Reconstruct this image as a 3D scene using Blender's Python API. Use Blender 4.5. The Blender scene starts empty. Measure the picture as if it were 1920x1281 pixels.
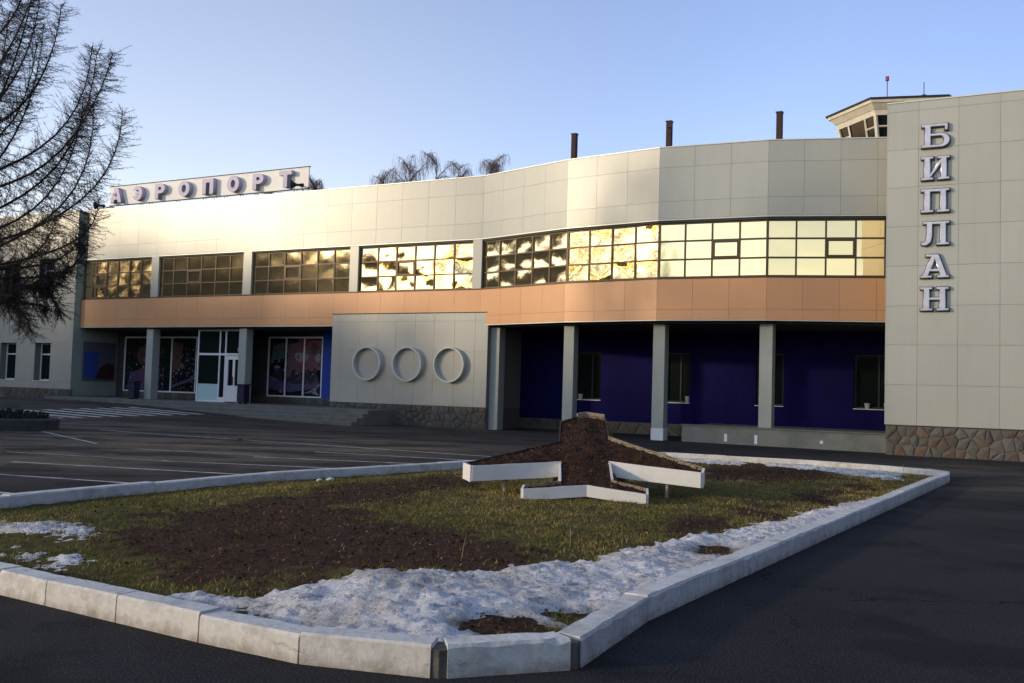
import bpy, bmesh, math, random
import numpy as np
from mathutils import Vector, Matrix, Quaternion

random.seed(7); rng = np.random.default_rng(7)
S = bpy.context.scene
COL = S.collection
PI = math.pi
R = math.radians

# ------------------------------------------------------------------ camera
cam = bpy.data.cameras.new('camera'); cam.lens = 33.75; cam.sensor_width = 36
cam.clip_start = 0.1; cam.clip_end = 3000
camo = bpy.data.objects.new('camera', cam); COL.objects.link(camo); S.camera = camo
camo.matrix_world = Matrix.Translation((0, 0, 1.6)) @ Matrix.Rotation(R(92.91), 4, 'X') @ Matrix.Rotation(R(1.71), 4, 'Z')

# ------------------------------------------------------------------ light
SUN_EL, SUN_ROT = R(12.0), R(-107.0)          # low evening sun, behind and left of the camera
w = bpy.data.worlds.new('World'); S.world = w; w.use_nodes = True
nt = w.node_tree
sky = nt.nodes.new('ShaderNodeTexSky'); sky.sky_type = 'NISHITA'; sky.sun_disc = False
sky.sun_elevation = SUN_EL; sky.sun_rotation = SUN_ROT
sky.air_density = 1.0; sky.dust_density = 0.25; sky.ozone_density = 1.0
# the air is paler and pinker towards the sun's side, deeper blue away from it
geo = nt.nodes.new('ShaderNodeTexCoord'); dot = nt.nodes.new('ShaderNodeVectorMath'); dot.operation = 'DOT_PRODUCT'
dot.inputs[1].default_value = (math.sin(SUN_ROT), math.cos(SUN_ROT), 0); nt.links.new(geo.outputs['Generated'], dot.inputs[0])
mr0 = nt.nodes.new('ShaderNodeMapRange'); mr0.inputs[1].default_value = -1; mr0.inputs[2].default_value = 1; nt.links.new(dot.outputs['Value'], mr0.inputs[0])
crs = nt.nodes.new('ShaderNodeValToRGB'); el_ = crs.color_ramp.elements; crs.color_ramp.interpolation = 'EASE'
while len(el_) < 4: el_.new(.5)
for q_, (p_, c_) in zip(el_, ((.05, (.56, .53, .78)), (.27, (.90, .82, 1.0)), (.50, (1.28, 1.02, 1.04)), (1.0, (1.05, .95, 1.0)))): q_.position = p_; q_.color = (*c_, 1)
nt.links.new(mr0.outputs[0], crs.inputs[0])
tint = nt.nodes.new('ShaderNodeVectorMath'); tint.operation = 'MULTIPLY'; nt.links.new(sky.outputs[0], tint.inputs[0]); nt.links.new(crs.outputs[0], tint.inputs[1])
nt.links.new(tint.outputs[0], nt.nodes['Background'].inputs[0])
nt.nodes['Background'].inputs[1].default_value = 0.15
to_sun = Vector((math.sin(SUN_ROT) * math.cos(SUN_EL), math.cos(SUN_ROT) * math.cos(SUN_EL), math.sin(SUN_EL)))
sl = bpy.data.lights.new('sun', 'SUN'); sl.energy = 1.2; sl.angle = R(2.5); sl.color = (1.0, 0.80, 0.55)
so = bpy.data.objects.new('sun', sl); COL.objects.link(so)
so.rotation_euler = to_sun.to_track_quat('Z', 'Y').to_euler(); so.location = (-60, -20, 40)
S.view_settings.view_transform = 'Standard'; S.view_settings.look = 'None'
S.view_settings.exposure = 1.0; S.view_settings.gamma = 1.0; S.view_settings.use_curve_mapping = False

# ------------------------------------------------------------------ noise
def vnoise(x, y, seed=0):
    xi = np.floor(x).astype(np.int64); yi = np.floor(y).astype(np.int64)
    xf = x - xi; yf = y - yi
    u = xf * xf * (3 - 2 * xf); v = yf * yf * (3 - 2 * yf)
    def h(a, b):
        n = (a * 374761393 + b * 668265263 + seed * 974711) & 0xffffffff
        n = ((n ^ (n >> 13)) * 1274126177) & 0xffffffff
        n = n ^ (n >> 16)
        return (n & 0xffff) / 65535.0
    return (h(xi, yi) * (1 - u) + h(xi + 1, yi) * u) * (1 - v) + (h(xi, yi + 1) * (1 - u) + h(xi + 1, yi + 1) * u) * v
def fbm(x, y, seed=0, octv=4):
    s = 0; a = 0.5; t = 0
    for k in range(octv):
        s = s + a * vnoise(x, y, seed + k * 17); t += a; a *= 0.55; x = x * 2.03 + 5.1; y = y * 2.03 + 1.7
    return s / t
def sdist(px, py, poly):
    """signed distance to a polygon, positive inside"""
    inside = np.zeros(px.shape, bool); d = np.full(px.shape, 1e9)
    n = len(poly)
    for i in range(n):
        ax, ay = poly[i]; bx, by = poly[(i + 1) % n]
        ex, ey = bx - ax, by - ay
        t = np.clip(((px - ax) * ex + (py - ay) * ey) / max(ex * ex + ey * ey, 1e-9), 0, 1)
        d = np.minimum(d, np.hypot(px - ax - t * ex, py - ay - t * ey))
        cond = (ay > py) != (by > py)
        xs = ax + (py - ay) / np.where(ey == 0, 1e-9, ey) * ex
        inside ^= cond & (px < xs)
    return np.where(inside, d, -d)
def sstep(a, b, x):
    t = np.clip((x - a) / (b - a), 0, 1); return t * t * (3 - 2 * t)

# ------------------------------------------------------------------ object helpers
def link(o, parent=None):
    COL.objects.link(o)
    if parent is not None: o.parent = parent
    return o
def tag(o, label, cat, group=None, kind=None):
    o['label'] = label; o['category'] = cat
    if group: o['group'] = group
    if kind: o['kind'] = kind
    return o
def empty(name, loc=(0, 0, 0), rz=0, parent=None):
    o = bpy.data.objects.new(name, None); o.location = loc; o.rotation_euler = (0, 0, rz); o.empty_display_size = 0.2
    return link(o, parent)
def mesh(name, verts, faces, mat, parent=None, smooth=False):
    me = bpy.data.meshes.new(name); me.from_pydata([tuple(map(float, v)) for v in verts], [], faces)
    me.materials.append(mat)
    if smooth: me.polygons.foreach_set('use_smooth', [True] * len(me.polygons))
    me.update()
    return link(bpy.data.objects.new(name, me), parent)
def fast_mesh(name, V, F, mat, parent=None, smooth=False, attrs=None):
    """V (n,3) array, F (m,k) array of equal-size faces"""
    V = np.asarray(V, np.float32); F = np.asarray(F, np.int32)
    me = bpy.data.meshes.new(name); k = F.shape[1]
    me.vertices.add(len(V)); me.vertices.foreach_set('co', V.ravel())
    me.loops.add(F.size); me.loops.foreach_set('vertex_index', F.ravel())
    me.polygons.add(len(F)); me.polygons.foreach_set('loop_start', np.arange(0, F.size, k, dtype=np.int32))
    me.polygons.foreach_set('loop_total', np.full(len(F), k, np.int32))
    if smooth: me.polygons.foreach_set('use_smooth', np.ones(len(F), bool))
    for an, av in (attrs or {}).items():
        a = me.attributes.new(an, 'FLOAT', 'POINT'); a.data.foreach_set('value', np.asarray(av, np.float32))
    me.materials.append(mat); me.update(calc_edges=True); me.validate()
    return link(bpy.data.objects.new(name, me), parent)
class MB:
    def __init__(s): s.v = []; s.f = []
    def box(s, x0, x1, y0, y1, z0, z1):
        b = len(s.v)
        s.v += [(x0, y0, z0), (x1, y0, z0), (x1, y1, z0), (x0, y1, z0), (x0, y0, z1), (x1, y0, z1), (x1, y1, z1), (x0, y1, z1)]
        s.f += [tuple(b + i for i in q) for q in ((0, 3, 2, 1), (4, 5, 6, 7), (0, 1, 5, 4), (1, 2, 6, 5), (2, 3, 7, 6), (3, 0, 4, 7))]
        return s
    def bbox(s, x0, x1, y0, y1, z0, z1, c=0.01):
        """box with chamfered vertical and top/bottom edges"""
        bm = bmesh.new(); bmesh.ops.create_cube(bm, size=1)
        for v in bm.verts: v.co = Vector((x0 + (v.co.x + .5) * (x1 - x0), y0 + (v.co.y + .5) * (y1 - y0), z0 + (v.co.z + .5) * (z1 - z0)))
        bmesh.ops.bevel(bm, geom=bm.edges[:], offset=c, segments=1, affect='EDGES')
        b = len(s.v); bm.verts.index_update()
        s.v += [tuple(v.co) for v in bm.verts]; s.f += [tuple(b + v.index for v in f.verts) for f in bm.faces]
        bm.free(); return s
    def tube(s, pts, rad, n=6, cap=True):
        pts = [Vector(p) for p in pts]; b = len(s.v); m = len(pts)
        rr = rad if isinstance(rad, (list, tuple)) else [rad] * m
        up = Vector((0, 0, 1))
        for i, p in enumerate(pts):
            d = (pts[min(i + 1, m - 1)] - pts[max(i - 1, 0)]).normalized()
            a = d.cross(up); a = a.normalized() if a.length > 1e-3 else Vector((1, 0, 0))
            c = a.cross(d)
            for k in range(n):
                t = 2 * PI * k / n; s.v.append(tuple(p + (a * math.cos(t) + c * math.sin(t)) * rr[i]))
        for i in range(m - 1):
            for k in range(n):
                k2 = (k + 1) % n; s.f.append((b + i * n + k, b + i * n + k2, b + (i + 1) * n + k2, b + (i + 1) * n + k))
        if cap:
            s.f.append(tuple(b + k for k in reversed(range(n)))); s.f.append(tuple(b + (m - 1) * n + k for k in range(n)))
        return s
    def prism(s, poly, z0, z1):
        """vertical prism over an xy polygon (counter-clockwise)"""
        b = len(s.v); n = len(poly)
        s.v += [(p[0], p[1], z0) for p in poly] + [(p[0], p[1], z1) for p in poly]
        s.f.append(tuple(b + i for i in reversed(range(n)))); s.f.append(tuple(b + n + i for i in range(n)))
        for i in range(n): j = (i + 1) % n; s.f.append((b + i, b + j, b + n + j, b + n + i))
        return s
    def build(s, name, mat, parent=None, smooth=False): return mesh(name, s.v, s.f, mat, parent, smooth)

# ------------------------------------------------------------------ materials
def mat(name, col, rough=0.7, metal=0.0, spec=0.4, var=0.0, nscale=3.0, namt=0.0, ncol=None, bump=0.0, bscale=30.0, detail=5, ramp=(0.42, 0.62), coords='Object', fine=0.0, streak=0.0):
    """Principled: object-random value shift (var), one patchy second colour (ncol by noise), fine bump"""
    m = bpy.data.materials.new(name); m.use_nodes = True; t = m.node_tree; n = t.nodes; L = t.links
    p = n['Principled BSDF']; p.inputs['Roughness'].default_value = rough; p.inputs['Metallic'].default_value = metal
    p.inputs['Specular IOR Level'].default_value = spec
    tc = n.new('ShaderNodeNewGeometry' if coords == 'Position' else 'ShaderNodeTexCoord')
    rgb = n.new('ShaderNodeRGB'); rgb.outputs[0].default_value = (*col, 1); out = rgb.outputs[0]
    if namt > 0:
        no = n.new('ShaderNodeTexNoise'); no.inputs['Scale'].default_value = nscale; no.inputs['Detail'].default_value = detail
        no.inputs['Roughness'].default_value = 0.62
        L.new(tc.outputs[coords], no.inputs['Vector'])
        cr = n.new('ShaderNodeValToRGB'); cr.color_ramp.elements[0].position = ramp[0]; cr.color_ramp.elements[1].position = ramp[1]
        L.new(no.outputs[0], cr.inputs[0])
        mu = n.new('ShaderNodeMath'); mu.operation = 'MULTIPLY'; mu.inputs[1].default_value = namt; L.new(cr.outputs[0], mu.inputs[0])
        mx = n.new('ShaderNodeMix'); mx.data_type = 'RGBA'; L.new(mu.outputs[0], mx.inputs[0]); L.new(out, mx.inputs[6])
        mx.inputs[7].default_value = (*(ncol or tuple(c * .5 for c in col)), 1); out = mx.outputs[2]
    if streak > 0:
        mp = n.new('ShaderNodeMapping'); mp.inputs['Scale'].default_value = (5, 5, .35); L.new(tc.outputs[coords], mp.inputs[0])
        ns = n.new('ShaderNodeTexNoise'); ns.inputs['Scale'].default_value = 1; ns.inputs['Detail'].default_value = 6; ns.inputs['Roughness'].default_value = .7; L.new(mp.outputs[0], ns.inputs['Vector'])
        mr = n.new('ShaderNodeMapRange'); mr.inputs[1].default_value = .42; mr.inputs[2].default_value = .72; mr.inputs[3].default_value = 1; mr.inputs[4].default_value = 1 - streak; L.new(ns.outputs[0], mr.inputs[0])
        hs = n.new('ShaderNodeHueSaturation'); L.new(out, hs.inputs['Color']); L.new(mr.outputs[0], hs.inputs['Value']); out = hs.outputs[0]
    if fine > 0:
        nf = n.new('ShaderNodeTexNoise'); nf.inputs['Scale'].default_value = bscale; nf.inputs['Detail'].default_value = 3
        L.new(tc.outputs[coords], nf.inputs['Vector'])
        mr = n.new('ShaderNodeMapRange'); mr.inputs[1].default_value = .3; mr.inputs[2].default_value = .7; mr.inputs[3].default_value = 1 - fine; mr.inputs[4].default_value = 1 + fine
        L.new(nf.outputs[0], mr.inputs[0])
        hs = n.new('ShaderNodeHueSaturation'); L.new(out, hs.inputs['Color']); L.new(mr.outputs[0], hs.inputs['Value']); out = hs.outputs[0]
    if var > 0:
        oi = n.new('ShaderNodeObjectInfo')
        mr = n.new('ShaderNodeMapRange'); mr.inputs[3].default_value = 1 - var; mr.inputs[4].default_value = 1 + var
        L.new(oi.outputs['Random'], mr.inputs[0])
        hs = n.new('ShaderNodeHueSaturation'); L.new(out, hs.inputs['Color']); L.new(mr.outputs[0], hs.inputs['Value']); out = hs.outputs[0]
    L.new(out, p.inputs['Base Color'])
    if bump > 0:
        nb = n.new('ShaderNodeTexNoise'); nb.inputs['Scale'].default_value = bscale; nb.inputs['Detail'].default_value = 6
        L.new(tc.outputs[coords], nb.inputs['Vector'])
        bp = n.new('ShaderNodeBump'); bp.inputs['Strength'].default_value = 1; bp.inputs['Distance'].default_value = bump
        L.new(nb.outputs[0], bp.inputs['Height']); L.new(bp.outputs[0], p.inputs['Normal'])
    return m

M_PANEL = mat('grey_panel', (.385, .392, .345), .33, .08, .4, var=.03, nscale=.35, namt=.3, ncol=(.33, .335, .29), bump=.0006, bscale=3, coords='Position', streak=.05)
M_ORANGE = mat('orange_panel', (.62, .325, .155), .36, .05, .35, var=.03, nscale=.5, namt=.35, ncol=(.55, .285, .135), coords='Position', streak=.04)
M_JOINT = mat('joint_backing', (.19, .19, .165), .9)
M_COLUMN = mat('column_paint', (.37, .39, .34), .6, 0, .3, nscale=1.5, namt=.25, ncol=(.27, .29, .25))
M_DARKTRIM = mat('dark_trim', (.03, .035, .03), .6)
M_TRIM = mat('pale_flashing', (.55, .58, .52), .4, .3)
M_BRONZE = mat('bronze_frame', (.085, .055, .032), .45, .3, .4)
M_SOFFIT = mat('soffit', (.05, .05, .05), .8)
M_BLUE = mat('blue_render', (.009, .0075, .085), .8, 0, .1, nscale=.8, namt=.6, ncol=(.006, .005, .05), fine=.1, streak=.25)
M_BLUE2 = mat('bright_blue_render', (.02, .06, .36), .7, 0, .3)
M_WALL = mat('render_wall', (.22, .22, .19), .85, nscale=1, namt=.3)
M_ROOF = mat('roof_felt', (.08, .08, .08), .9)
M_WHITE = mat('white_frame', (.72, .74, .74), .4, 0, .4, nscale=2, namt=.15, ncol=(.5, .52, .52))
M_TEAL = mat('pale_teal_panel', (.40, .58, .60), .45)
M_DGLASS = mat('dark_glass', (.010, .014, .013), .06, 0, .22, bump=.002, bscale=.7)
M_CONC = mat('concrete', (.20, .21, .18), .85, 0, .25, nscale=1.6, namt=.55, ncol=(.12, .13, .11), bump=.004, bscale=25)
M_STEP = mat('step_concrete', (.17, .17, .155), .85, 0, .25, nscale=2.5, namt=.5, ncol=(.10, .10, .09), bump=.003, bscale=20)
M_NOSE = mat('step_nosing', (.27, .28, .26), .8)
M_STONE = [mat('rubble_stone_brown', (.092, .076, .060), .85, var=.15, nscale=6, namt=.5, ncol=(.08, .06, .045), bump=.01, bscale=12),
           mat('rubble_stone_grey', (.100, .096, .086), .85, var=.15, nscale=6, namt=.5, ncol=(.09, .085, .07), bump=.01, bscale=12),
           mat('rubble_stone_ochre', (.105, .080, .056), .85, var=.15, nscale=6, namt=.5, ncol=(.12, .08, .05), bump=.01, bscale=12),
           mat('rubble_stone_olive', (.088, .086, .068), .85, var=.15, nscale=6, namt=.5, ncol=(.07, .07, .05), bump=.01, bscale=12)]
M_MORTAR = mat('mortar', (.135, .13, .115), .95, nscale=5, namt=.4, bump=.006, bscale=30)
M_RUST = mat('rusty_steel', (.055, .030, .028), .8, .3, nscale=4, namt=.5, ncol=(.025, .018, .02))
M_BLACK = mat('black_metal', (.018, .02, .02), .45, .4)
M_SIGN = mat('sign_board', (.84, .82, .75), .6, nscale=.8, namt=.15)
M_LETTER = mat('sign_letter_face', (.40, .38, .50), .55, .1, .4, nscale=2, namt=.2)
M_LETTERSIDE = M_LETTER
M_CHROME = mat('letter_channel', (.50, .49, .54), .32, .55, .5, nscale=6, namt=.35, ncol=(.28, .27, .32))
M_TRAY = mat('letter_tray', (.045, .04, .055), .5, .3)
M_KERB = mat('whitewashed_kerb', (.60, .585, .53), .85, 0, .2, var=.07, nscale=4, namt=.75, ncol=(.30, .28, .225), bump=.006, bscale=22, ramp=(.48, .75), fine=.08)
M_JOINTDARK = mat('bare_joint', (.13, .12, .10), .95, nscale=9, namt=.6, ncol=(.05, .05, .045), bump=.02, bscale=14)
M_BOARD = mat('whitewashed_board', (.72, .71, .66), .75, 0, .25, nscale=4, namt=.3, ncol=(.52, .50, .44), bump=.002, bscale=20)
M_DARKPLANK = mat('dark_plank', (.055, .042, .030), .9, 0, .2, nscale=5, namt=.5)
M_PLANK = mat('weathered_plank', (.30, .24, .16), .85, 0, .2, nscale=5, namt=.5, ncol=(.22, .17, .11))
M_SOIL = mat('soil', (.055, .028, .015), .95, 0, .15, nscale=7, namt=.6, ncol=(.020, .010, .006), bump=.03, bscale=26, fine=.4)
M_WOOD = mat('bare_wood', (.11, .105, .085), .95, 0, .1)
M_BARK = mat('bark', (.045, .036, .030), .9, 0, .2, nscale=8, namt=.5, ncol=(.02, .016, .014))
M_TWIG = mat('twig', (.060, .050, .044), .9, 0, .2)
M_TWIGR = mat('reddish_twig', (.15, .105, .10), .9, 0, .2)
M_LINE = mat('road_paint', (.58, .58, .54), .8, 0, .2, nscale=4, namt=.85, ncol=(.12, .12, .115), ramp=(.40, .70), coords='Object')
M_BIN = mat('bin_blue', (.012, .011, .035), .6)
M_POT = mat('white_pot', (.55, .55, .52), .5)
M_LEAFD = mat('dry_leaf_dark', (.02, .022, .016), .9)

def asphalt():
    m = bpy.data.materials.new('asphalt'); m.use_nodes = True; t = m.node_tree; n = t.nodes; L = t.links
    p = n['Principled BSDF']; p.inputs['Roughness'].default_value = .95; p.inputs['Specular IOR Level'].default_value = .08
    tc = n.new('ShaderNodeTexCoord')
    def noise(sc, det=5, r=.6, st=None):
        x = n.new('ShaderNodeTexNoise'); x.inputs['Scale'].default_value = sc; x.inputs['Detail'].default_value = det; x.inputs['Roughness'].default_value = r
        if st:
            mp = n.new('ShaderNodeMapping'); mp.inputs['Scale'].default_value = st; mp.inputs['Rotation'].default_value = (0, 0, R(27)); L.new(tc.outputs['Object'], mp.inputs[0]); L.new(mp.outputs[0], x.inputs['Vector'])
        else: L.new(tc.outputs['Object'], x.inputs['Vector'])
        return x.outputs[0]
    def mix(f, a, b):
        x = n.new('ShaderNodeMix'); x.data_type = 'RGBA'; L.new(f, x.inputs[0])
        for i, c in ((6, a), (7, b)):
            if isinstance(c, tuple): x.inputs[i].default_value = (*c, 1)
            else: L.new(c, x.inputs[i])
        return x.outputs[2]
    def ramp(f, a, b):
        x = n.new('ShaderNodeMapRange'); x.interpolation_type = 'SMOOTHSTEP'; x.inputs[1].default_value = a; x.inputs[2].default_value = b; L.new(f, x.inputs[0]); return x.outputs[0]
    base = mix(ramp(noise(.35), .35, .65), (.016, .016, .018), (.030, .029, .029))
    spk = mix(ramp(noise(70, 3), .45, .75), base, (.085, .083, .08))
    at = n.new('ShaderNodeAttribute'); at.attribute_name = 'dust'
    dn = n.new('ShaderNodeMath'); dn.operation = 'MULTIPLY'; L.new(at.outputs['Fac'], dn.inputs[0]); L.new(ramp(noise(.55, 6, .65, (.45, 1.3, 1)), .34, .60), dn.inputs[1])
    dust = mix(dn.outputs[0], spk, (.15, .125, .09))
    L.new(dust, p.inputs['Base Color'])
    vo = n.new('ShaderNodeTexVoronoi'); vo.feature = 'DISTANCE_TO_EDGE'; vo.inputs['Scale'].default_value = .33
    wob = n.new('ShaderNodeVectorMath'); wob.operation = 'ADD'; nw = n.new('ShaderNodeTexNoise'); nw.inputs['Scale'].default_value = 1.7; nw.inputs['Detail'].default_value = 6; L.new(tc.outputs['Object'], nw.inputs['Vector'])
    sw = n.new('ShaderNodeVectorMath'); sw.operation = 'SCALE'; sw.inputs['Scale'].default_value = 1.1; L.new(nw.outputs['Color'], sw.inputs[0]); L.new(tc.outputs['Object'], wob.inputs[0]); L.new(sw.outputs[0], wob.inputs[1]); L.new(wob.outputs[0], vo.inputs['Vector'])
    crk = n.new('ShaderNodeMapRange'); crk.inputs[1].default_value = .004; crk.inputs[2].default_value = .0015; L.new(vo.outputs[0], crk.inputs[0])
    cm = n.new('ShaderNodeMath'); cm.operation = 'MULTIPLY'; L.new(crk.outputs[0], cm.inputs[0]); L.new(ramp(noise(.12, 3), .47, .56), cm.inputs[1])
    grit = n.new('ShaderNodeMath'); grit.operation = 'MULTIPLY'; L.new(ramp(noise(.22, 6, .7), .50, .72), grit.inputs[0]); grit.inputs[1].default_value = .30
    dust = mix(grit.outputs[0], dust, (.085, .076, .062)); dust = mix(cm.outputs[0], dust, (.006, .006, .006))
    damp = n.new('ShaderNodeMath'); damp.operation = 'MULTIPLY'; L.new(ramp(noise(.5, 5, .6), .55, .62), damp.inputs[0]); damp.inputs[1].default_value = .45
    dust = mix(damp.outputs[0], dust, (.012, .012, .013))
    L.new(dust, p.inputs['Base Color'])
    bp = n.new('ShaderNodeBump'); bp.inputs['Distance'].default_value = .006; bp.inputs['Strength'].default_value = 1
    L.new(noise(120, 4, .7), bp.inputs['Height']); L.new(bp.outputs[0], p.inputs['Normal'])
    return m
M_ASPHALT = asphalt()

def gold_glass(wave):
    m = bpy.data.materials.new('bronze_mirror_glass'); m.use_nodes = True; t = m.node_tree; n = t.nodes; L = t.links
    p = n['Principled BSDF']; p.inputs['Base Color'].default_value = (.86, .70, .39, 1); p.inputs['Metallic'].default_value = .94; p.inputs['Roughness'].default_value = .05
    tc = n.new('ShaderNodeTexCoord'); oi = n.new('ShaderNodeObjectInfo')
    ad = n.new('ShaderNodeVectorMath'); ad.operation = 'ADD'; L.new(tc.outputs['Object'], ad.inputs[0])
    sc = n.new('ShaderNodeMath'); sc.operation = 'MULTIPLY'; sc.inputs[1].default_value = 90; L.new(oi.outputs['Random'], sc.inputs[0]); L.new(sc.outputs[0], ad.inputs[1])
    no = n.new('ShaderNodeTexNoise'); no.inputs['Scale'].default_value = 1.35; no.inputs['Detail'].default_value = .4; L.new(ad.outputs[0], no.inputs['Vector'])
    bp = n.new('ShaderNodeBump'); bp.inputs['Strength'].default_value = 1; bp.inputs['Distance'].default_value = wave
    L.new(no.outputs[0], bp.inputs['Height']); L.new(bp.outputs[0], p.inputs['Normal'])
    return m
M_GOLD = gold_glass(.024); M_GOLDCALM = gold_glass(.002); M_GOLDMID = gold_glass(.003)

def bed_mat():
    m = bpy.data.materials.new('bed_ground'); m.use_nodes = True; t = m.node_tree; n = t.nodes; L = t.links
    p = n['Principled BSDF']; p.inputs['Roughness'].default_value = .95; p.inputs['Specular IOR Level'].default_value = .15
    tc = n.new('ShaderNodeTexCoord')
    def noise(s, d=5):
        x = n.new('ShaderNodeTexNoise'); x.inputs['Scale'].default_value = s; x.inputs['Detail'].default_value = d; x.inputs['Roughness'].default_value = .7; L.new(tc.outputs['Object'], x.inputs['Vector']); return x.outputs[0]
    def cr(f, *st):
        x = n.new('ShaderNodeValToRGB'); e = x.color_ramp.elements
        while len(e) < len(st): e.new(.5)
        for q, (ps, c) in zip(e, st): q.position = ps; q.color = (*c, 1)
        L.new(f, x.inputs[0]); return x.outputs[0]
    soil = cr(noise(22, 6), (.3, (.018, .009, .005)), (.55, (.060, .030, .016)), (.75, (.125, .068, .034)))
    grass = cr(noise(9, 7), (.3, (.030, .030, .009)), (.5, (.085, .074, .020)), (.7, (.16, .12, .036)))
    at = n.new('ShaderNodeAttribute'); at.attribute_name = 'soil'
    mx = n.new('ShaderNodeMix'); mx.data_type = 'RGBA'; L.new(at.outputs['Fac'], mx.inputs[0]); L.new(grass, mx.inputs[6]); L.new(soil, mx.inputs[7])
    L.new(mx.outputs[2], p.inputs['Base Color'])
    bp = n.new('ShaderNodeBump'); bp.inputs['Distance'].default_value = .03; bp.inputs['Strength'].default_value = 1; L.new(noise(30, 6), bp.inputs['Height']); L.new(bp.outputs[0], p.inputs['Normal'])
    return m
M_BED = bed_mat()

def attr_ramp_mat(name, stops, rough=.8):
    m = bpy.data.materials.new(name); m.use_nodes = True; t = m.node_tree; n = t.nodes; L = t.links
    p = n['Principled BSDF']; p.inputs['Roughness'].default_value = rough; p.inputs['Specular IOR Level'].default_value = .2
    at = n.new('ShaderNodeAttribute'); at.attribute_name = 'shade'
    x = n.new('ShaderNodeValToRGB'); e = x.color_ramp.elements
    while len(e) < len(stops): e.new(.5)
    for q, (ps, c) in zip(e, stops): q.position = ps; q.color = (*c, 1)
    L.new(at.outputs['Fac'], x.inputs[0]); L.new(x.outputs[0], p.inputs['Base Color'])
    return m
M_GRASS = attr_ramp_mat('grass_blades', [(0, (.045, .066, .011)), (.35, (.14, .135, .026)), (.65, (.32, .235, .062)), (1, (.50, .38, .16))])
M_LITTER = attr_ramp_mat('leaf_litter', [(0, (.022, .011, .006)), (.5, (.080, .040, .020)), (.85, (.17, .092, .042)), (1, (.32, .24, .14))])

def snow_mat():
    m = bpy.data.materials.new('old_snow'); m.use_nodes = True; t = m.node_tree; n = t.nodes; L = t.links
    p = n['Principled BSDF']; p.inputs['Roughness'].default_value = .6; p.inputs['Specular IOR Level'].default_value = .3
    tc = n.new('ShaderNodeTexCoord')
    def noise(s, d=6, r=.65):
        x = n.new('ShaderNodeTexNoise'); x.inputs['Scale'].default_value = s; x.inputs['Detail'].default_value = d; x.inputs['Roughness'].default_value = r; L.new(tc.outputs['Object'], x.inputs['Vector']); return x.outputs[0]
    def mr(f, a, b, c=0, d=1):
        x = n.new('ShaderNodeMapRange'); x.interpolation_type = 'SMOOTHSTEP'; x.inputs[1].default_value = a; x.inputs[2].default_value = b; x.inputs[3].default_value = c; x.inputs[4].default_value = d; L.new(f, x.inputs[0]); return x.outputs[0]
    def mix(f, a, b):
        x = n.new('ShaderNodeMix'); x.data_type = 'RGBA'; L.new(f, x.inputs[0])
        for i, c in ((6, a), (7, b)):
            if isinstance(c, tuple): x.inputs[i].default_value = (*c, 1)
            else: L.new(c, x.inputs[i])
        return x.outputs[2]
    c = mix(mr(noise(1.3, 8, .75), .42, .64, 0, .72), (.92, .915, .89), (.47, .42, .34))
    c = mix(mr(noise(38, 6, .85), .52, .63, 0, .85), c, (.13, .11, .085))
    c = mix(mr(noise(5, 8, .85), .52, .63, 0, .8), c, (.16, .135, .10))
    at = n.new('ShaderNodeAttribute'); at.attribute_name = 'dirt'
    c = mix(at.outputs['Fac'], c, (.07, .055, .04))
    L.new(c, p.inputs['Base Color'])
    bp = n.new('ShaderNodeBump'); bp.inputs['Distance'].default_value = .05; bp.inputs['Strength'].default_value = 1; L.new(noise(22, 7, .75), bp.inputs['Height']); L.new(bp.outputs[0], p.inputs['Normal'])
    return m
M_SNOW = snow_mat()

# ------------------------------------------------------------------ building frame: t along the facade, off behind it
AL = R(27.6); GX, GY = -0.91, 38.4
def tw(t, off):                                       # building frame -> world
    return (GX + t * math.cos(AL) + off * math.sin(AL), GY - t * math.sin(AL) + off * math.cos(AL))
def wt(x, y):
    dx, dy = x - GX, y - GY
    return dx * math.cos(AL) - dy * math.sin(AL), dx * math.sin(AL) + dy * math.cos(AL)
def gheight(x, y):                                    # the forecourt rises gently towards the far left
    t, off = wt(x, y)
    return .5 * sstep(0, 1, (-t - 3) / 19) * sstep(0, 1, 1 - np.maximum(0, -off) / 22)

# ------------------------------------------------------------------ ground
def ground():
    xs = np.unique(np.concatenate([[-1500, -700, -350, -180, -110, -75], np.arange(-60, 40, 1.0), [40, 50, 70, 110, 200, 400, 800, 1500]]))
    ys = np.unique(np.concatenate([[-1500, -700, -300, -120, -60, -30, -15, -8], np.arange(-4, 75, 1.0), [75, 85, 100, 140, 220, 400, 800, 1500]]))
    X, Y = np.meshgrid(xs, ys); Z = gheight(X, Y)
    t, off = wt(X, Y)
    V = np.stack([X, Y, Z], -1).reshape(-1, 3); nx = len(xs)
    i, j = np.meshgrid(np.arange(nx - 1), np.arange(len(ys) - 1)); a = (j * nx + i).ravel()
    dust = sstep(-26, -20, off) * sstep(-7, -13, off) * sstep(9, 3, t) * sstep(-30, -10, t) + .35 * sstep(-20, -8, off) * sstep(12, 0, t)
    dust = dust + .5 * sstep(6, 3, np.hypot((X - 12.5) * .6, Y - 21)) 
    o = fast_mesh('ground', V, np.stack([a, a + 1, a + nx + 1, a + nx], 1), M_ASPHALT, smooth=True, attrs={'dust': np.clip(dust, 0, 1).ravel()})
    o['kind'] = 'structure'
    return o
GROUND = ground()
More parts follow.
